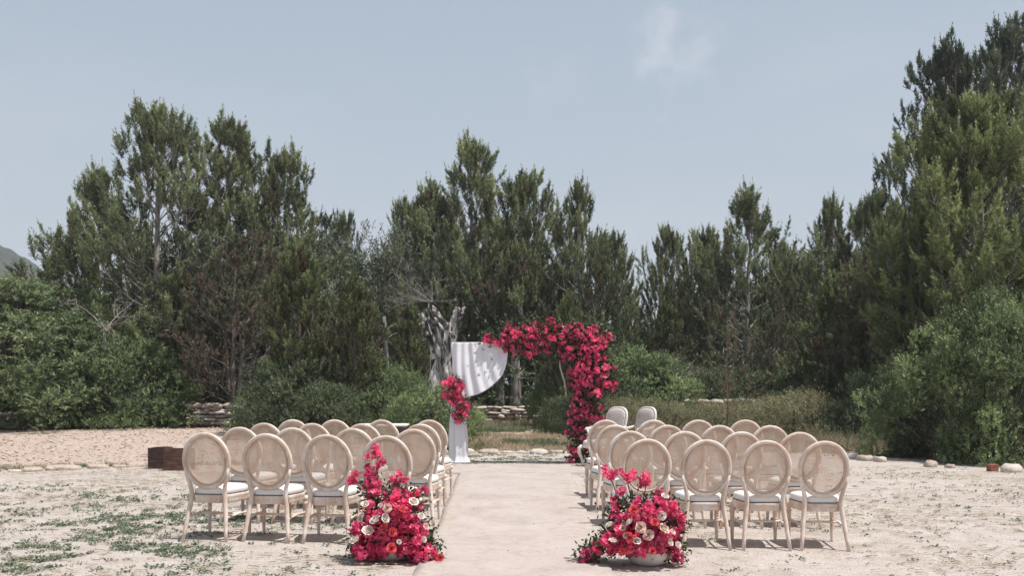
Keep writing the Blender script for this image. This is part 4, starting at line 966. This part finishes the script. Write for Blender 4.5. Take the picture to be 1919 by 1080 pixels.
def make_chair():
    root = empty('oval_back_chair')
    W = M['wood']
    b = MB()
    prof = [(-.018, -.013), (-.006, -.019), (.010, -.019), (.019, -.010), (.019, .010), (.010, .019), (-.006, .019), (-.018, .013)]
    add_ring(b, ellipse_ring(0, .712, .209, .236, prof, 56, LEAN)); b.build('back_frame', W, root)
    b = MB(); prof = [(-.008, -.013), (.006, -.0165), (.010, 0), (.006, .0165), (-.008, .013)]
    add_ring(b, ellipse_ring(0, .712, .182, .210, prof, 48, LEAN)); b.build('back_rim', M['rim'], root)
    b = MB(); a_, c_ = .180, .208; pitch = .0092; wd = .0024
    for layer, yy in ((0, -.008), (1, .008)):
        off = layer * pitch * .5
        k = int(c_ / pitch) + 1
        for i in range(-k, k + 1):
            z = i * pitch + off
            if abs(z) >= c_: continue
            h = a_ * math.sqrt(1 - (z / c_) ** 2)
            b.add([LEAN(Vector((s * h, yy, .712 + z + q * wd / 2))) for s, q in ((-1, -1), (1, -1), (1, 1), (-1, 1))], [(0, 1, 2, 3)])
        k = int(a_ / pitch) + 1
        for i in range(-k, k + 1):
            x = i * pitch + off
            if abs(x) >= a_: continue
            h = c_ * math.sqrt(1 - (x / a_) ** 2)
            b.add([LEAN(Vector((x + q * wd / 2, yy + .0015, .712 + s * h))) for s, q in ((-1, -1), (-1, 1), (1, 1), (1, -1))], [(0, 1, 2, 3)])
    b.build('cane_panel', M['cane'], root, smooth=False)
    # seat frame: rounded trapezoid ring, deep apron
    def outline(fw, rw, yf, yr, n=40, e=4.5):
        o = []
        for i in range(n):
            th = 2 * math.pi * i / n; c, s = math.cos(th), math.sin(th)
            sx = math.copysign(abs(c) ** (2 / e), c); sy = math.copysign(abs(s) ** (2 / e), s)
            y = (yf + yr) / 2 + sy * (yf - yr) / 2; t = (y - yr) / (yf - yr); hw = (rw + (fw - rw) * t) / 2
            o.append((sx * hw, y + (.022 * (1 - (sx) ** 2) if sy > 0 else 0)))
        return o
    b = MB(); o = outline(.455, .345, .225, -.235)
    rings = []
    for z, s in ((.335, .955), (.34, .965), (.355, .985), (.375, .975), (.385, 1.0), (.402, 1.0), (.408, .985)):
        rings.append([Vector((x * s, y * s, z)) for x, y in o])
    b.loft(rings); b.build('seat_frame', W, root, auto=50)
    b = MB(); o = outline(.43, .325, .212, -.218); rings = []
    for z, s in ((.409, .97), (.414, 1.0), (.446, 1.014), (.462, .99), (.472, .93), (.480, .80), (.486, .55), (.488, .25)):
        rings.append([Vector((x * s, y * s if y > 0 else y * (s if s > 1 else (s + 1) / 2), z)) for x, y in o])
    b.loft(rings); cu = b.build('cushion', M['cushion'], root)
    b = MB(); pts = [Vector((x * 1.004, y * 1.004, .4135)) for x, y in o]; b.tube(pts + [pts[0]], .0032, 5, cap=False); b.build('piping', M['piping'], cu)
    for sx in (-1, 1):
        b = MB(); pts = [(.205, -.300, 0), (.193, -.275, .10), (.178, -.245, .24), (.163, -.225, .35), (.157, -.222, .42), (.160, -.229, .47), (.176, -.238, .53), (.194, -.248, .59), (.207, -.258, .65)]
        rad = [.0155, .018, .021, .023, .022, .020, .018, .015, .010]
        b.tube([(sx * x, y, z) for x, y, z in pts], rad, 8); b.build('leg', W, root)
        b = MB(); xf = .198; yf = .195
        zr = [(0, .012), (.01, .0135), (.08, .016), (.20, .0195), (.285, .023), (.295, .027), (.305, .027), (.312, .022), (.33, .022), (.335, .026), (.37, .027)]
        b.tube([(sx * xf, yf, z) for z, r in zr], [r for z, r in zr], 10); b.build('leg', W, root)
        b = MB(); b.tube([(sx * .183, -.253, .205), (sx * .19, -.03, .222), (sx * xf, yf, .215)], [.011, .0125, .011], 8); b.build('stretcher', W, root)
    b = MB(); b.tube([(-.19, -.03, .222), (0, -.03, .222), (.19, -.03, .222)], [.010, .0125, .010], 8); b.build('stretcher', W, root)
    return root
proto = make_chair()
rowY = [8.72, 9.92, 11.05, 12.20]
left_px = [[387, 501, 613, 725], [452, 550, 662, 775], [497, 587, 680, 789], [550, 628, 716, 805]]
right_px = [[1211, 1323, 1435, 1544], [1180, 1282, 1388, 1497], [1152, 1250, 1347, 1442], [1135, 1224, 1308, 1396]]
rown = ['front row nearest the camera', 'second row from the camera', 'third row from the camera', 'row farthest from the camera']
posn_l = ['outermost', 'second from the outer end', 'third from the outer end', 'beside the aisle']
posn_r = ['beside the aisle', 'second from the aisle', 'third from the aisle', 'outermost']
rr = random.Random(11); first = True
for side, table, posn in (('left', left_px, posn_l), ('right', right_px, posn_r)):
    for r in range(4):
        for c in range(4):
            o = proto if first else copy_tree(proto); first = False
            Yb = rowY[r]; Yc = Yb + .26      # Yb: plane of the oval back; origin lies in front of it
            yo = (3 - c if side == 'left' else c)  # steps away from the aisle
            Yb += yo * (.035 if side == 'left' else .01)
            rot = R_((-5 - 1.0 * yo) if side == 'left' else (3 - 1.0 * yo)) + rr.gauss(0, .03)
            x = PX(table[r][c], Yb)
            ox = x - math.sin(rot) * .255; oy = Yb + math.cos(rot) * .255
            o.location = (ox, oy, g(ox, oy) - .004); o.rotation_euler = (0, 0, rot)
            tag(o, 'whitewashed oval cane-back chair, %s block, %s, %s' % (side, {0: 'nearest row', 1: 'second row', 2: 'third row', 3: 'farthest row'}[r], posn[c]), 'chair', 'oval back chairs in the %s block' % side)

# ------------------------------------------------------------------ white armchairs
def make_armchair():
    root = empty('armchair'); W = M['white_paint']; L2 = lean_fn(-.26, .45, .20)
    prof = [(-.016, -.018), (.012, -.020), (.022, -.010), (.022, .012), (.010, .020), (-.016, .018)]
    def backring(n=48, ins=0):
        o = []
        for i in range(n):
            th = 2 * math.pi * i / n; c, s = math.cos(th), math.sin(th); e = 3.0
            x = math.copysign(abs(c) ** (2 / e), c) * (.235 - ins) * (1 + .06 * s); z = .77 + math.copysign(abs(s) ** (2 / e), s) * (.245 - ins)
            o.append((x, z))
        return o
    o = backring(); n = len(o); rings = []
    for i in range(n):
        (x0, z0), (x1, z1) = o[i - 1], o[(i + 1) % n]; tx_, tz_ = x1 - x0, z1 - z0; l = math.hypot(tx_, tz_); nx_, nz_ = tz_ / l, -tx_ / l
        rings.append([L2(Vector((o[i][0] + nx_ * u, d, o[i][1] + nz_ * u))) for u, d in prof])
    b = MB(); add_ring(b, rings); b.build('back_frame', W, root)
    b = MB(); rings = []
    for ins, d in ((.012, -.022), (.03, -.03), (.10, -.034), (.20, -.034)): rings.append([L2(Vector((x, d, z))) for x, z in backring(ins=ins)])
    rings2 = []
    for ins, d in ((.20, .05), (.10, .046), (.03, .036), (.012, .02)): rings2.append([L2(Vector((x, d, z))) for x, z in backring(ins=ins)])
    b.v = []; b.f = []; b.m = []; b.loft(rings[::-1] + rings2[::-1][0:0] + [], cap=False) if False else None
    b.loft(rings[::-1], cap=True); b.loft(rings2, cap=True); b.build('backrest', M['uphol'], root)
    def outline(s, n=36, e=4):
        r = []
        for i in range(n):
            th = 2 * math.pi * i / n; c, q = math.cos(th), math.sin(th)
            y = math.copysign(abs(q) ** (2 / e), q) * .26; r.append((math.copysign(abs(c) ** (2 / e), c) * (.27 + .1 * y) * s, y * s + (.02 if q > 0 else 0)))
        return r
    b = MB(); b.loft([[Vector((x, y, z)) for x, y in outline(s)] for z, s in ((.335, .96), (.345, .99), (.385, 1.0), (.40, .985))]); b.build('seat_frame', W, root, auto=50)
    b = MB(); b.loft([[Vector((x, y, z)) for x, y in outline(s)] for z, s in ((.40, .955), (.43, .97), (.455, .93), (.47, .8), (.476, .5), (.478, .2))]); b.build('seat', M['cushion'], root)
    for sx in (-1, 1):
        b = MB(); pts = [(sx * .255, .235, .37), (sx * .285, .275, .33), (sx * .285, .28, .26), (sx * .255, .245, .15), (sx * .245, .235, .07), (sx * .262, .262, .02), (sx * .268, .275, 0)]
        b.tube(pts, [.03, .036, .034, .024, .017, .018, .02], 8); b.build('leg', W, root)
        b = MB(); pts = [(sx * .20, -.235, .37), (sx * .215, -.26, .25), (sx * .235, -.31, .10), (sx * .24, -.35, 0)]
        b.tube(pts, [.026, .024, .018, .016], 8); b.build('leg', W, root)
        b = MB(); b.tube([(sx * .16, -.25, .42), (sx * .17, -.27, .52), (sx * .21, -.285, .60)], [.022, .02, .02], 8); b.build('back_post', W, root)
        b = MB(); p0 = L2(Vector((sx * .24, 0, .70))); b.tube([p0, (sx * .275, -.17, .665), (sx * .30, -.03, .655), (sx * .305, .09, .66), (sx * .30, .125, .645)], [.018, .02, .024, .024, .014], 8)
        b.tube([(sx * .302, .075, .65), (sx * .285, .055, .56), (sx * .27, .10, .47), (sx * .265, .13, .38)], [.02, .017, .018, .022], 8); b.build('arm', W, root)
        b = MB(); b.tube([(sx * .29, -.10, .675), (sx * .298, -.04, .685), (sx * .305, .02, .682)], [.012, .02, .012], 8); b.build('arm_pad', M['uphol'], root)
    return root
ac = make_armchair(); Ya = 17.15
def put_arm(o, px, Y, rz, lab):
    # px gives the middle of the back
    x = PX(px, Y); o.location = (x - math.sin(rz) * .30, Y + math.cos(rz) * .30, 0.0); o.location.z = g(o.location.x, o.location.y) + .002; o.rotation_euler = (0, 0, rz)
    tag(o, lab, 'armchair', 'white armchairs for the couple')
ac2 = copy_tree(ac)
put_arm(ac, 1153, Ya, R_(128), 'white armchair with curved legs right beside the flowered arch')
put_arm(ac2, 1208, Ya + .05, R_(122), 'white armchair with patterned back, farther right of the arch, mostly hidden')

# ------------------------------------------------------------------ side table, boxes
t = empty('side_table', (PX(722, 16.8), 16.8, 0)); b = MB(); b.box((0, 0, .735), (.76, .5, .035)); o = b.build('table_top', M['table_white'], t, smooth=False)
mod = o.modifiers.new('bevel', 'BEVEL'); mod.width = .012; mod.segments = 2
for sx in (-1, 1):
    for sy in (-1, 1):
        b = MB(); b.tube([(sx * .29, sy * .19, .62), (sx * .30, sy * .19, .3), (sx * .31, sy * .2, 0)], [.024, .02, .015], 8); b.build('leg', M['dark_wood'], t)
b = MB(); b.box((0, 0, .665), (.62, .40, .10)); b.build('apron', M['dark_wood'], t, smooth=False)
tag(t, 'small table with white top and dark base behind the left chairs', 'table')
def crate(px0, px1, Y, h, m, rz, label):
    x0, x1 = PX(px0, Y), PX(px1, Y); wd = x1 - x0; xc = (x0 + x1) / 2; dp = .38
    root = empty('wooden_box', (xc, Y + dp / 2, g(xc, Y) - .01), rz)
    k = 3; bh = h / k
    for sy in (-1, 1):
        for i in range(k):
            b = MB(); b.box((0, sy * (dp / 2 - .012), bh * (i + .5)), (wd, .024, bh - .004)); b.build('board', M[m], root, smooth=False)
    for sx in (-1, 1):
        for i in range(k):
            b = MB(); b.box((sx * (wd / 2 - .012), 0, bh * (i + .5)), (.024, dp - .052, bh - .004)); b.build('board', M[m], root, smooth=False)
    b = MB(); b.box((0, 0, h - .035), (wd - .05, dp - .05, .02)); b.build('lid', M[m], root, smooth=False)
    tag(root, label, 'box', 'brown boxes left of the chairs')
crate(277.5, 309, 16.65, .365, 'rust_dark', R_(-2), 'darker brown wooden box standing behind its neighbour, left of the chairs')
crate(306, 352, 16.25, .365, 'rust', R_(1), 'reddish brown wooden box partly hidden by the leftmost chair')

# ------------------------------------------------------------------ flowers
def bloom_mesh(seed, nf=8, rad=.058, bl=.040):
    rng = np.random.default_rng(seed); C = nrm(rng.normal(size=(nf, 3)) + np.array([0, 0, .35])) * rad * rng.uniform(.35, 1, (nf, 1)); V = []; T = []
    for c in C:
        ax = nrm(c + rng.normal(0, rad * .4, 3)); a = nrm(np.cross(ax, rng.normal(size=3))); bb = np.cross(ax, a); tt = rng.uniform(.1, 1)
        for k in range(4):
            th = k * 1.571 + rng.normal(0, .25); d = nrm(a * math.cos(th) + bb * math.sin(th) + ax * rng.uniform(.35, 1.0)); s = nrm(np.cross(d, ax)); l = bl * rng.uniform(.8, 1.2); up = nrm(np.cross(s, d))
            p = [c, c + d * l * .45 + s * l * .46 + up * l * .10, c + d * l * 1.0 - up * l * .12, c + d * l * .45 - s * l * .46 + up * l * .10]
            V += [p[0], p[1], p[2], p[0], p[2], p[3]]; T += [tt * .8, tt, tt + .1] * 2
    V = np.array(V)
    return npmesh('bloom', V, np.arange(len(V)).reshape(-1, 3), M['bougain'], tone=np.clip(np.array(T) + rng.normal(0, .06, len(T)), 0, 1))
BLOOM = [bloom_mesh(100 + i, 14 + i % 4) for i in range(8)]
def rose_mesh(m, seed):
    rng = np.random.default_rng(seed); b = MB()
    T = []
    for ring, (n, r, h, op) in enumerate(((3, .010, .040, .0), (4, .017, .041, .15), (5, .025, .038, .4), (6, .032, .033, .9))):
        for k in range(n):
            a0 = 6.283 * k / n + ring * .5 + rng.normal(0, .1); hw = 3.6 / n; vs = []
            for i, u in enumerate((-1, -.33, .33, 1)):
                for j, v in enumerate((0, .45, .8, 1.0)):
                    rr_ = r * (.25 + .80 * math.sin(min(1, v * 1.15) * 1.75)) * (1 + .09 * rng.normal()) + (op * .012 * v * v if j == 3 else 0); a = a0 + u * hw * (.8 + .2 * math.sin(v * 2.2)) * 1.12
                    z = -.014 + h * v * (1 - .22 * u * u * v) * (1 + .06 * rng.normal()) - op * .008 * v ** 3
                    vs.append((rr_ * math.cos(a), rr_ * math.sin(a), z)); T.append(.35 + .65 * v if ring > 0 else .1 + .3 * v)
            b.add(vs, [(i * 4 + j, (i + 1) * 4 + j, (i + 1) * 4 + j + 1, i * 4 + j + 1) for i in range(3) for j in range(3)])
    me = b.mesh('rose', m); at = me.attributes.new('tone', 'FLOAT', 'POINT'); at.data.foreach_set('value', np.clip(np.array(T) + rng.normal(0, .05, len(T)), 0, 1).astype(np.float32)); return me
ROSE = {k: [rose_mesh(M['rose_' + k], s) for s in (1, 2)] for k in ('white', 'blush', 'coral')}
def leaves_obj(name, pts, rng, parent, ll=.04, lw=.02, per=7, m='flower_leaf', spread=.05):
    P_ = np.array(pts); n = len(P_); O = P_[:, None] + rng.normal(0, spread, (n, per, 3)); d = nrm(rng.normal(size=(n, per, 3)) + np.array([0, -.2, .2])); s = nrm(np.cross(d, rng.normal(size=(n, per, 3))))
    l = ll * rng.uniform(.6, 1.2, (n, per, 1)); wv = lw * rng.uniform(.7, 1.2, (n, per, 1))
    v = np.stack([O, O + d * l * .45 + s * wv / 2, O + d * l, O + d * l * .45 - s * wv / 2], 2).reshape(-1, 3)
    tn = np.repeat(np.clip(rng.normal(.5, .25, (n, per)), 0, 1).ravel(), 4)
    o = npobj(name, v, np.arange(len(v)).reshape(-1, 4), M[m], tone=tn, parent=parent); o['kind'] = 'stuff'; return o
def put(mesh, name, parent, p, s, rng, face=None):
    o = bpy.data.objects.new(name, mesh); link(o, parent); o.location = p
    if face is None: o.rotation_euler = tuple(rng.uniform(0, 6.28, 3))
    else: o.rotation_euler = Vector(face).to_track_quat('Z', 'Y').to_euler()
    o.scale = (s, s, s); return o

def garland(root, blobs, Y, rng, dens, size, depth, leaf=True, leafk=1.6, ll=.06, dome=False, core=True):
    """blobs (px,py,rx,ry,count): clusters placed on a rounded mass about depth plane Y"""
    o0 = root.location; L = []; sticks = MB()
    for (px, py, rx, ry, cnt) in blobs:
        for i in range(cnt):
            # even-ish coverage of an ellipsoid
            u = (i + .5) / cnt; r = math.sqrt(u); th = i * 2.39996 + rng.uniform(-.3, .3)
            dx, dz = r * math.cos(th), r * math.sin(th); q = math.sqrt(max(0, 1 - r * r))
            ys = -q if (rng.random() < .86) else q * rng.uniform(.3, 1)
            p = PT(px + dx * rx, py + dz * ry, Y) + Vector((0, ys * depth * min(1, rx / 30) * rng.uniform(.6, 1.1), 0)) - o0
            put(BLOOM[rng.integers(len(BLOOM))], 'bloom', root, p, size * rng.uniform(.75, 1.25), rng)
        for i in range(int(cnt * leafk)):
            a = rng.uniform(0, 6.28); r = math.sqrt(rng.random()) * .82; p = PT(px + math.cos(a) * r * rx, py + math.sin(a) * r * ry, Y) + Vector((0, rng.uniform(-.55, 1) * depth * min(1, rx / 30) * .75, 0)) - o0
            L.append(tuple(p))
    if leaf: leaves_obj('leaves', L, rng, root, ll, ll * .5, 9, spread=ll * .9)

rng = np.random.default_rng(44)
YA = 18.0; AX = PX(847, YA)
arch = empty('wedding_arch', (AX, YA, 0)); RX = PX(1085, YA) - AX; AH = CAMZ + (HOR - 645) / FPX * YA
for xx in (0.03, RX):
    b = MB(); b.box((xx, .02, AH / 2), (.035, .035, AH)); b.build('pole', M['white_paint'], arch, smooth=False)
    b = MB(); b.box((xx, .02, .004), (.30, .40, .008)); b.build('base_plate', M['white_paint'], arch, smooth=False)
b = MB(); b.box(((RX + .03) / 2, .02, AH + .018), (RX + .035, .036, .036)); b.build('crossbar', M['white_paint'], arch, smooth=False)
b = MB(); b.tube([PT(1062, 745, YA) - arch.location, PT(1058, 715, YA) - arch.location, PT(1050, 690, YA) - arch.location, PT(1047, 655, YA) - arch.location], [.018, .016, .014, .01], 6); b.build('branch', M['stone_pale'], arch)
tag(arch, 'white metal wedding arch carrying the drape and the bougainvillea', 'arch')

gl = empty('bougainvillea_garland', (PX(1095, YA), YA, 0))
blobs = [(916, 635, 12, 6, 4), (938, 640, 16, 14, 6), (960, 632, 20, 20, 10), (955, 655, 14, 12, 5), (990, 628, 22, 20, 13), (985, 655, 12, 16, 5), (1020, 622, 20, 16, 10), (1008, 645, 22, 20, 9),
         (1045, 634, 26, 24, 13), (1075, 625, 24, 18, 12), (1100, 630, 28, 20, 14), (1125, 640, 18, 14, 7), (1060, 662, 18, 16, 8), (1095, 660, 40, 24, 22), (1105, 690, 38, 24, 20), (1090, 715, 30, 24, 15),
         (1125, 705, 22, 30, 12), (1140, 720, 14, 10, 5), (1100, 740, 30, 24, 15), (1085, 765, 22, 24, 11), (1110, 775, 22, 20, 9), (1080, 795, 18, 20, 8), (1098, 815, 22, 22, 8), (1084, 840, 16, 18, 6), (1103, 850, 26, 14, 6), (1078, 860, 14, 8, 3), (1058, 812, 5, 3, 1), (1148, 722, 8, 6, 3), (1137, 634, 9, 7, 3), (1116, 615, 6, 6, 2), (953, 615, 8, 6, 3), (1030, 607, 9, 6, 3), (1083, 609, 7, 6, 2), (1000, 607, 6, 5, 2), (1148, 690, 5, 5, 1)]
garland(gl, blobs, YA - .06, rng, 1, .95, .26, leafk=4.2, ll=.085)
tag(gl, 'crimson bougainvillea garland covering the right side and top of the arch', 'flower garland')
print('garland blooms', sum(b_[4] for b_ in blobs))
bn = empty('flower_bunch', (PX(855, YA), YA, 0))
blobs = [(848, 718, 20, 8, 8), (856, 730, 14, 14, 7), (840, 738, 9, 18, 5), (858, 752, 14, 14, 8), (872, 768, 11, 14, 6), (856, 772, 10, 12, 4), (862, 785, 9, 9, 3)]
garland(bn, blobs, YA - .16, rng, 1, .92, .14, leafk=2.6, ll=.06)
tag(bn, 'small bougainvillea bunch tied to the drape at mid height', 'flower bunch')

# drape
def drape():
    root = empty('white_drape', (PX(847, YA), YA, 0)); O = root.location
    nu, nv = 70, 50; V = []
    for i in range(nu):
        u = i / (nu - 1); th = (1 - u) * math.pi / 2
        tx_, ty_ = 846.5 + 103.5 * u, 642.5 + .8 * math.sin(u * 9) + 3.0 * u * u
        bx_, by_ = 862 + 89 * math.cos(th) ** .9 if u < 1 else 951, 660 + 88.5 * math.sin(th)
        bx_ = 851 + (951 - 851) * math.sin(u * math.pi / 2) ** 1.15; by_ = 664 + 85 * math.cos(u * math.pi / 2) ** .85 + .5 * math.sin(u * 17 + 1) * (1 - u); bx_ += .3 * math.sin(u * 19)
        for j in range(nv):
            v = j / (nv - 1); px = tx_ + (bx_ - tx_) * v; py = ty_ + (by_ - ty_) * v
            fold = .022 * math.sin(u * 46 + 1.2 * math.sin(v * 3)) * (1 - u) ** 1.4 + .012 * math.sin(u * 23 + 2.0) * (1 - u * .6) + .028 * math.sin((v * (1 - .0) + u * .8) * 6.0) * u * (1 - v * .3)
            fold += .02 * math.sin(v * 11 + u * 5) * v * u
            p = PT(px, py, YA) - O; V.append((p.x, p.y - .05 + fold - .18 * v ** 1.3 * min(1, .45 + u * 1.5) - .02, p.z))
    V = np.array(V); ii = (np.arange(nu - 1)[:, None] * nv + np.arange(nv - 1)[None]).ravel(); F = np.stack([ii, ii + nv, ii + nv + 1, ii + 1], -1)
    o = npobj('swag', V, F, M['chiffon'], parent=root, smooth=True); md = o.modifiers.new('thick', 'SOLIDIFY'); md.thickness = .004
    # second, rear fall of cloth behind the first down to the floor
    nu, nv = 60, 50; V = []
    for i in range(nu):
        u = i / (nu - 1)
        for j in range(nv):
            v = j / (nv - 1); py = 742 + (869 - 742) * v
            cxp = 857 + 3 * v; hw = 9 + 7 * min(1, v * 1.6) + (5.5 * max(0, (v - .86) / .14) ** 2)
            a = u * 2 * math.pi; rad = 1 + .16 * math.sin(a * 7 + 1.5 * v) + .08 * math.sin(a * 12 - v * 2)
            px = cxp + hw * math.cos(a) * rad; p = PT(px, py, YA) - O
            V.append((p.x, p.y - .03 + .10 * math.sin(a) * rad * (.6 + .5 * v) + (-.05 * max(0, (v - .9) / .1)), max(p.z, .025)))
    V = np.array(V); ii = np.arange(nu)[:, None] * nv; jj = ((np.arange(nu) + 1) % nu)[:, None] * nv; k = np.arange(nv - 1)[None]
    F = np.stack([ii + k, jj + k, jj + k + 1, ii + k + 1], -1).reshape(-1, 4)
    npobj('tail', V, F, M['chiffon'], parent=root, smooth=True)
    tag(root, 'white chiffon drape swagged from the left of the arch down to the sand', 'drape')
drape()

# floor arrangements
def arrangement(bpx, Y, blobs, sprigs, roses, label, seed):
    blobs = [(a, b_, c, d, max(2, int(e * .80))) for a, b_, c, d, e in [(a + (bpx - a) * .06, b_, c * .94, d * .94, e) for a, b_, c, d, e in blobs]]
    rng = np.random.default_rng(seed); x = PX(bpx, Y); zb = g(x, Y); root = empty('flower_arrangement', (x, Y, zb)); O = root.location
    b = MB(); pr = [(.10, 0), (.115, .003), (.15, .025), (.175, .06), (.185, .10), (.187, .12), (.18, .12), (.17, .10), (.13, .045), (.05, .03)]
    rings = [[Vector((r * math.cos(a), r * math.sin(a), z)) for a in np.linspace(0, 2 * math.pi, 28, endpoint=False)] for r, z in pr]
    b.loft(rings); b.build('bowl', M['ceramic'], root)
    garland(root, blobs, Y - .06, rng, 1, .62, .24, leafk=4.2, ll=.045)
    st = MB()
    for pts, n in sprigs:
        P3 = [PT(px, py, Y - .03) - O for px, py in pts]; st.tube(P3, [.004] * len(P3), 5)
        for i in range(n):
            p = P3[-1] + Vector(rng.normal(0, .034, 3)) * 1.0; put(BLOOM[rng.integers(8)], 'bloom', root, p, rng.uniform(.45, .62), rng)
    st.build('stems', M['flower_leaf'], root)
    for px, py, kind, s in roses:
        p = PT(px, py, Y - .35 + .0011 * abs(px - bpx)) - O
        f = Vector(((px - bpx) / 130, -.8, .6 + (980 - py) / 200)); f = f.normalized() + Vector(rng.normal(0, .35, 3)); put(ROSE[kind][int(rng.integers(2))], 'rose', root, p + Vector(rng.normal(0, .012, 3)), s * .86 * rng.uniform(.85, 1.1), rng, f.normalized())
    # white filler sprigs
    P_ = []
    for px, py, kind, s in roses[::2]: P_.append(tuple(PT(px + rng.uniform(-20, 20), py + rng.uniform(-18, 18), Y - .2) - O))
    leaves_obj('white_filler_petals', P_, rng, root, .022, .016, 9, 'rose_white', .022)
    tag(root, label, 'flower arrangement', 'floor flowers at the start of the aisle')
arrangement(733, 8.05,
    [(725, 950, 44, 34, 30), (765, 960, 34, 30, 20), (700, 990, 40, 30, 26), (745, 1000, 50, 34, 36), (785, 1005, 30, 26, 16), (690, 1025, 34, 18, 16), (740, 1026, 40, 12, 16), (800, 1035, 28, 16, 16), (820, 1050, 12, 8, 6), (697, 915, 14, 20, 9), (760, 930, 24, 14, 8), (670, 1030, 14, 14, 6)],
    [([(715, 940), (704, 900), (708, 855)], 7), ([(705, 940), (685, 915), (662, 900)], 4), ([(700, 930), (692, 905), (688, 886)], 6), ([(740, 940), (748, 915), (751, 898)], 4), ([(770, 940), (786, 925), (792, 922)], 3)],
    [(709, 970, 'white', 1.15), (729, 977, 'white', 1.25), (690, 995, 'white', 1.2), (667, 1012, 'white', 1.05), (678, 975, 'white', .8), (775, 943, 'white', 1.15), (683, 948, 'white', .9), (746, 1012, 'white', .65), (784, 970, 'white', .8), (797, 988, 'blush', .8),
     (729, 952, 'blush', 1.1), (756, 958, 'coral', 1.0), (738, 997, 'coral', 1.15), (717, 985, 'coral', .95), (735, 1027, 'coral', 1.0), (822, 1040, 'coral', .9), (791, 1016, 'white', .7), (714, 951, 'white', .6)],
    'magenta and coral flower mound in a white bowl, left of the aisle runner', 61)
arrangement(1215, 8.02,
    [(1195, 960, 44, 24, 22), (1235, 950, 34, 22, 16), (1160, 965, 24, 22, 12), (1180, 1000, 50, 28, 32), (1225, 1005, 44, 28, 28), (1140, 1015, 26, 20, 14), (1270, 985, 16, 30, 10), (1262, 1030, 18, 16, 8), (1185, 1026, 44, 10, 12), (1108, 1030, 12, 10, 5), (1092, 1042, 14, 8, 6), (1262, 955, 14, 14, 6), (1272, 1046, 8, 8, 3)],
    [([(1160, 950), (1150, 910), (1137, 886)], 6), ([(1185, 945), (1178, 915), (1176, 898)], 5), ([(1205, 940), (1210, 915), (1212, 902)], 6), ([(1230, 940), (1240, 930), (1236, 926)], 5), ([(1165, 945), (1168, 930), (1167, 920)], 3)],
    [(1215, 1003, 'blush', 1.3), (1202, 985, 'blush', 1.25), (1245, 986, 'blush', 1.2), (1191, 1020, 'white', 1.05), (1177, 977, 'white', .95), (1147, 1012, 'white', 1.1), (1241, 967, 'white', .9), (1254, 1015, 'white', .9), (1258, 999, 'white', .7), (1246, 933, 'white', .8),
     (1224, 979, 'coral', 1.0), (1186, 1003, 'coral', 1.05), (1186, 961, 'coral', .95), (1173, 1009, 'blush', .7), (1168, 993, 'blush', .8), (1167, 1038, 'coral', .9), (1225, 1036, 'coral', .8), (1141, 983, 'white', .8), (1268, 1022, 'white', .7)],
    'crimson, blush and white flower mound in a white bowl, right of the aisle runner', 62)
print('TRIS', TRIS[0])
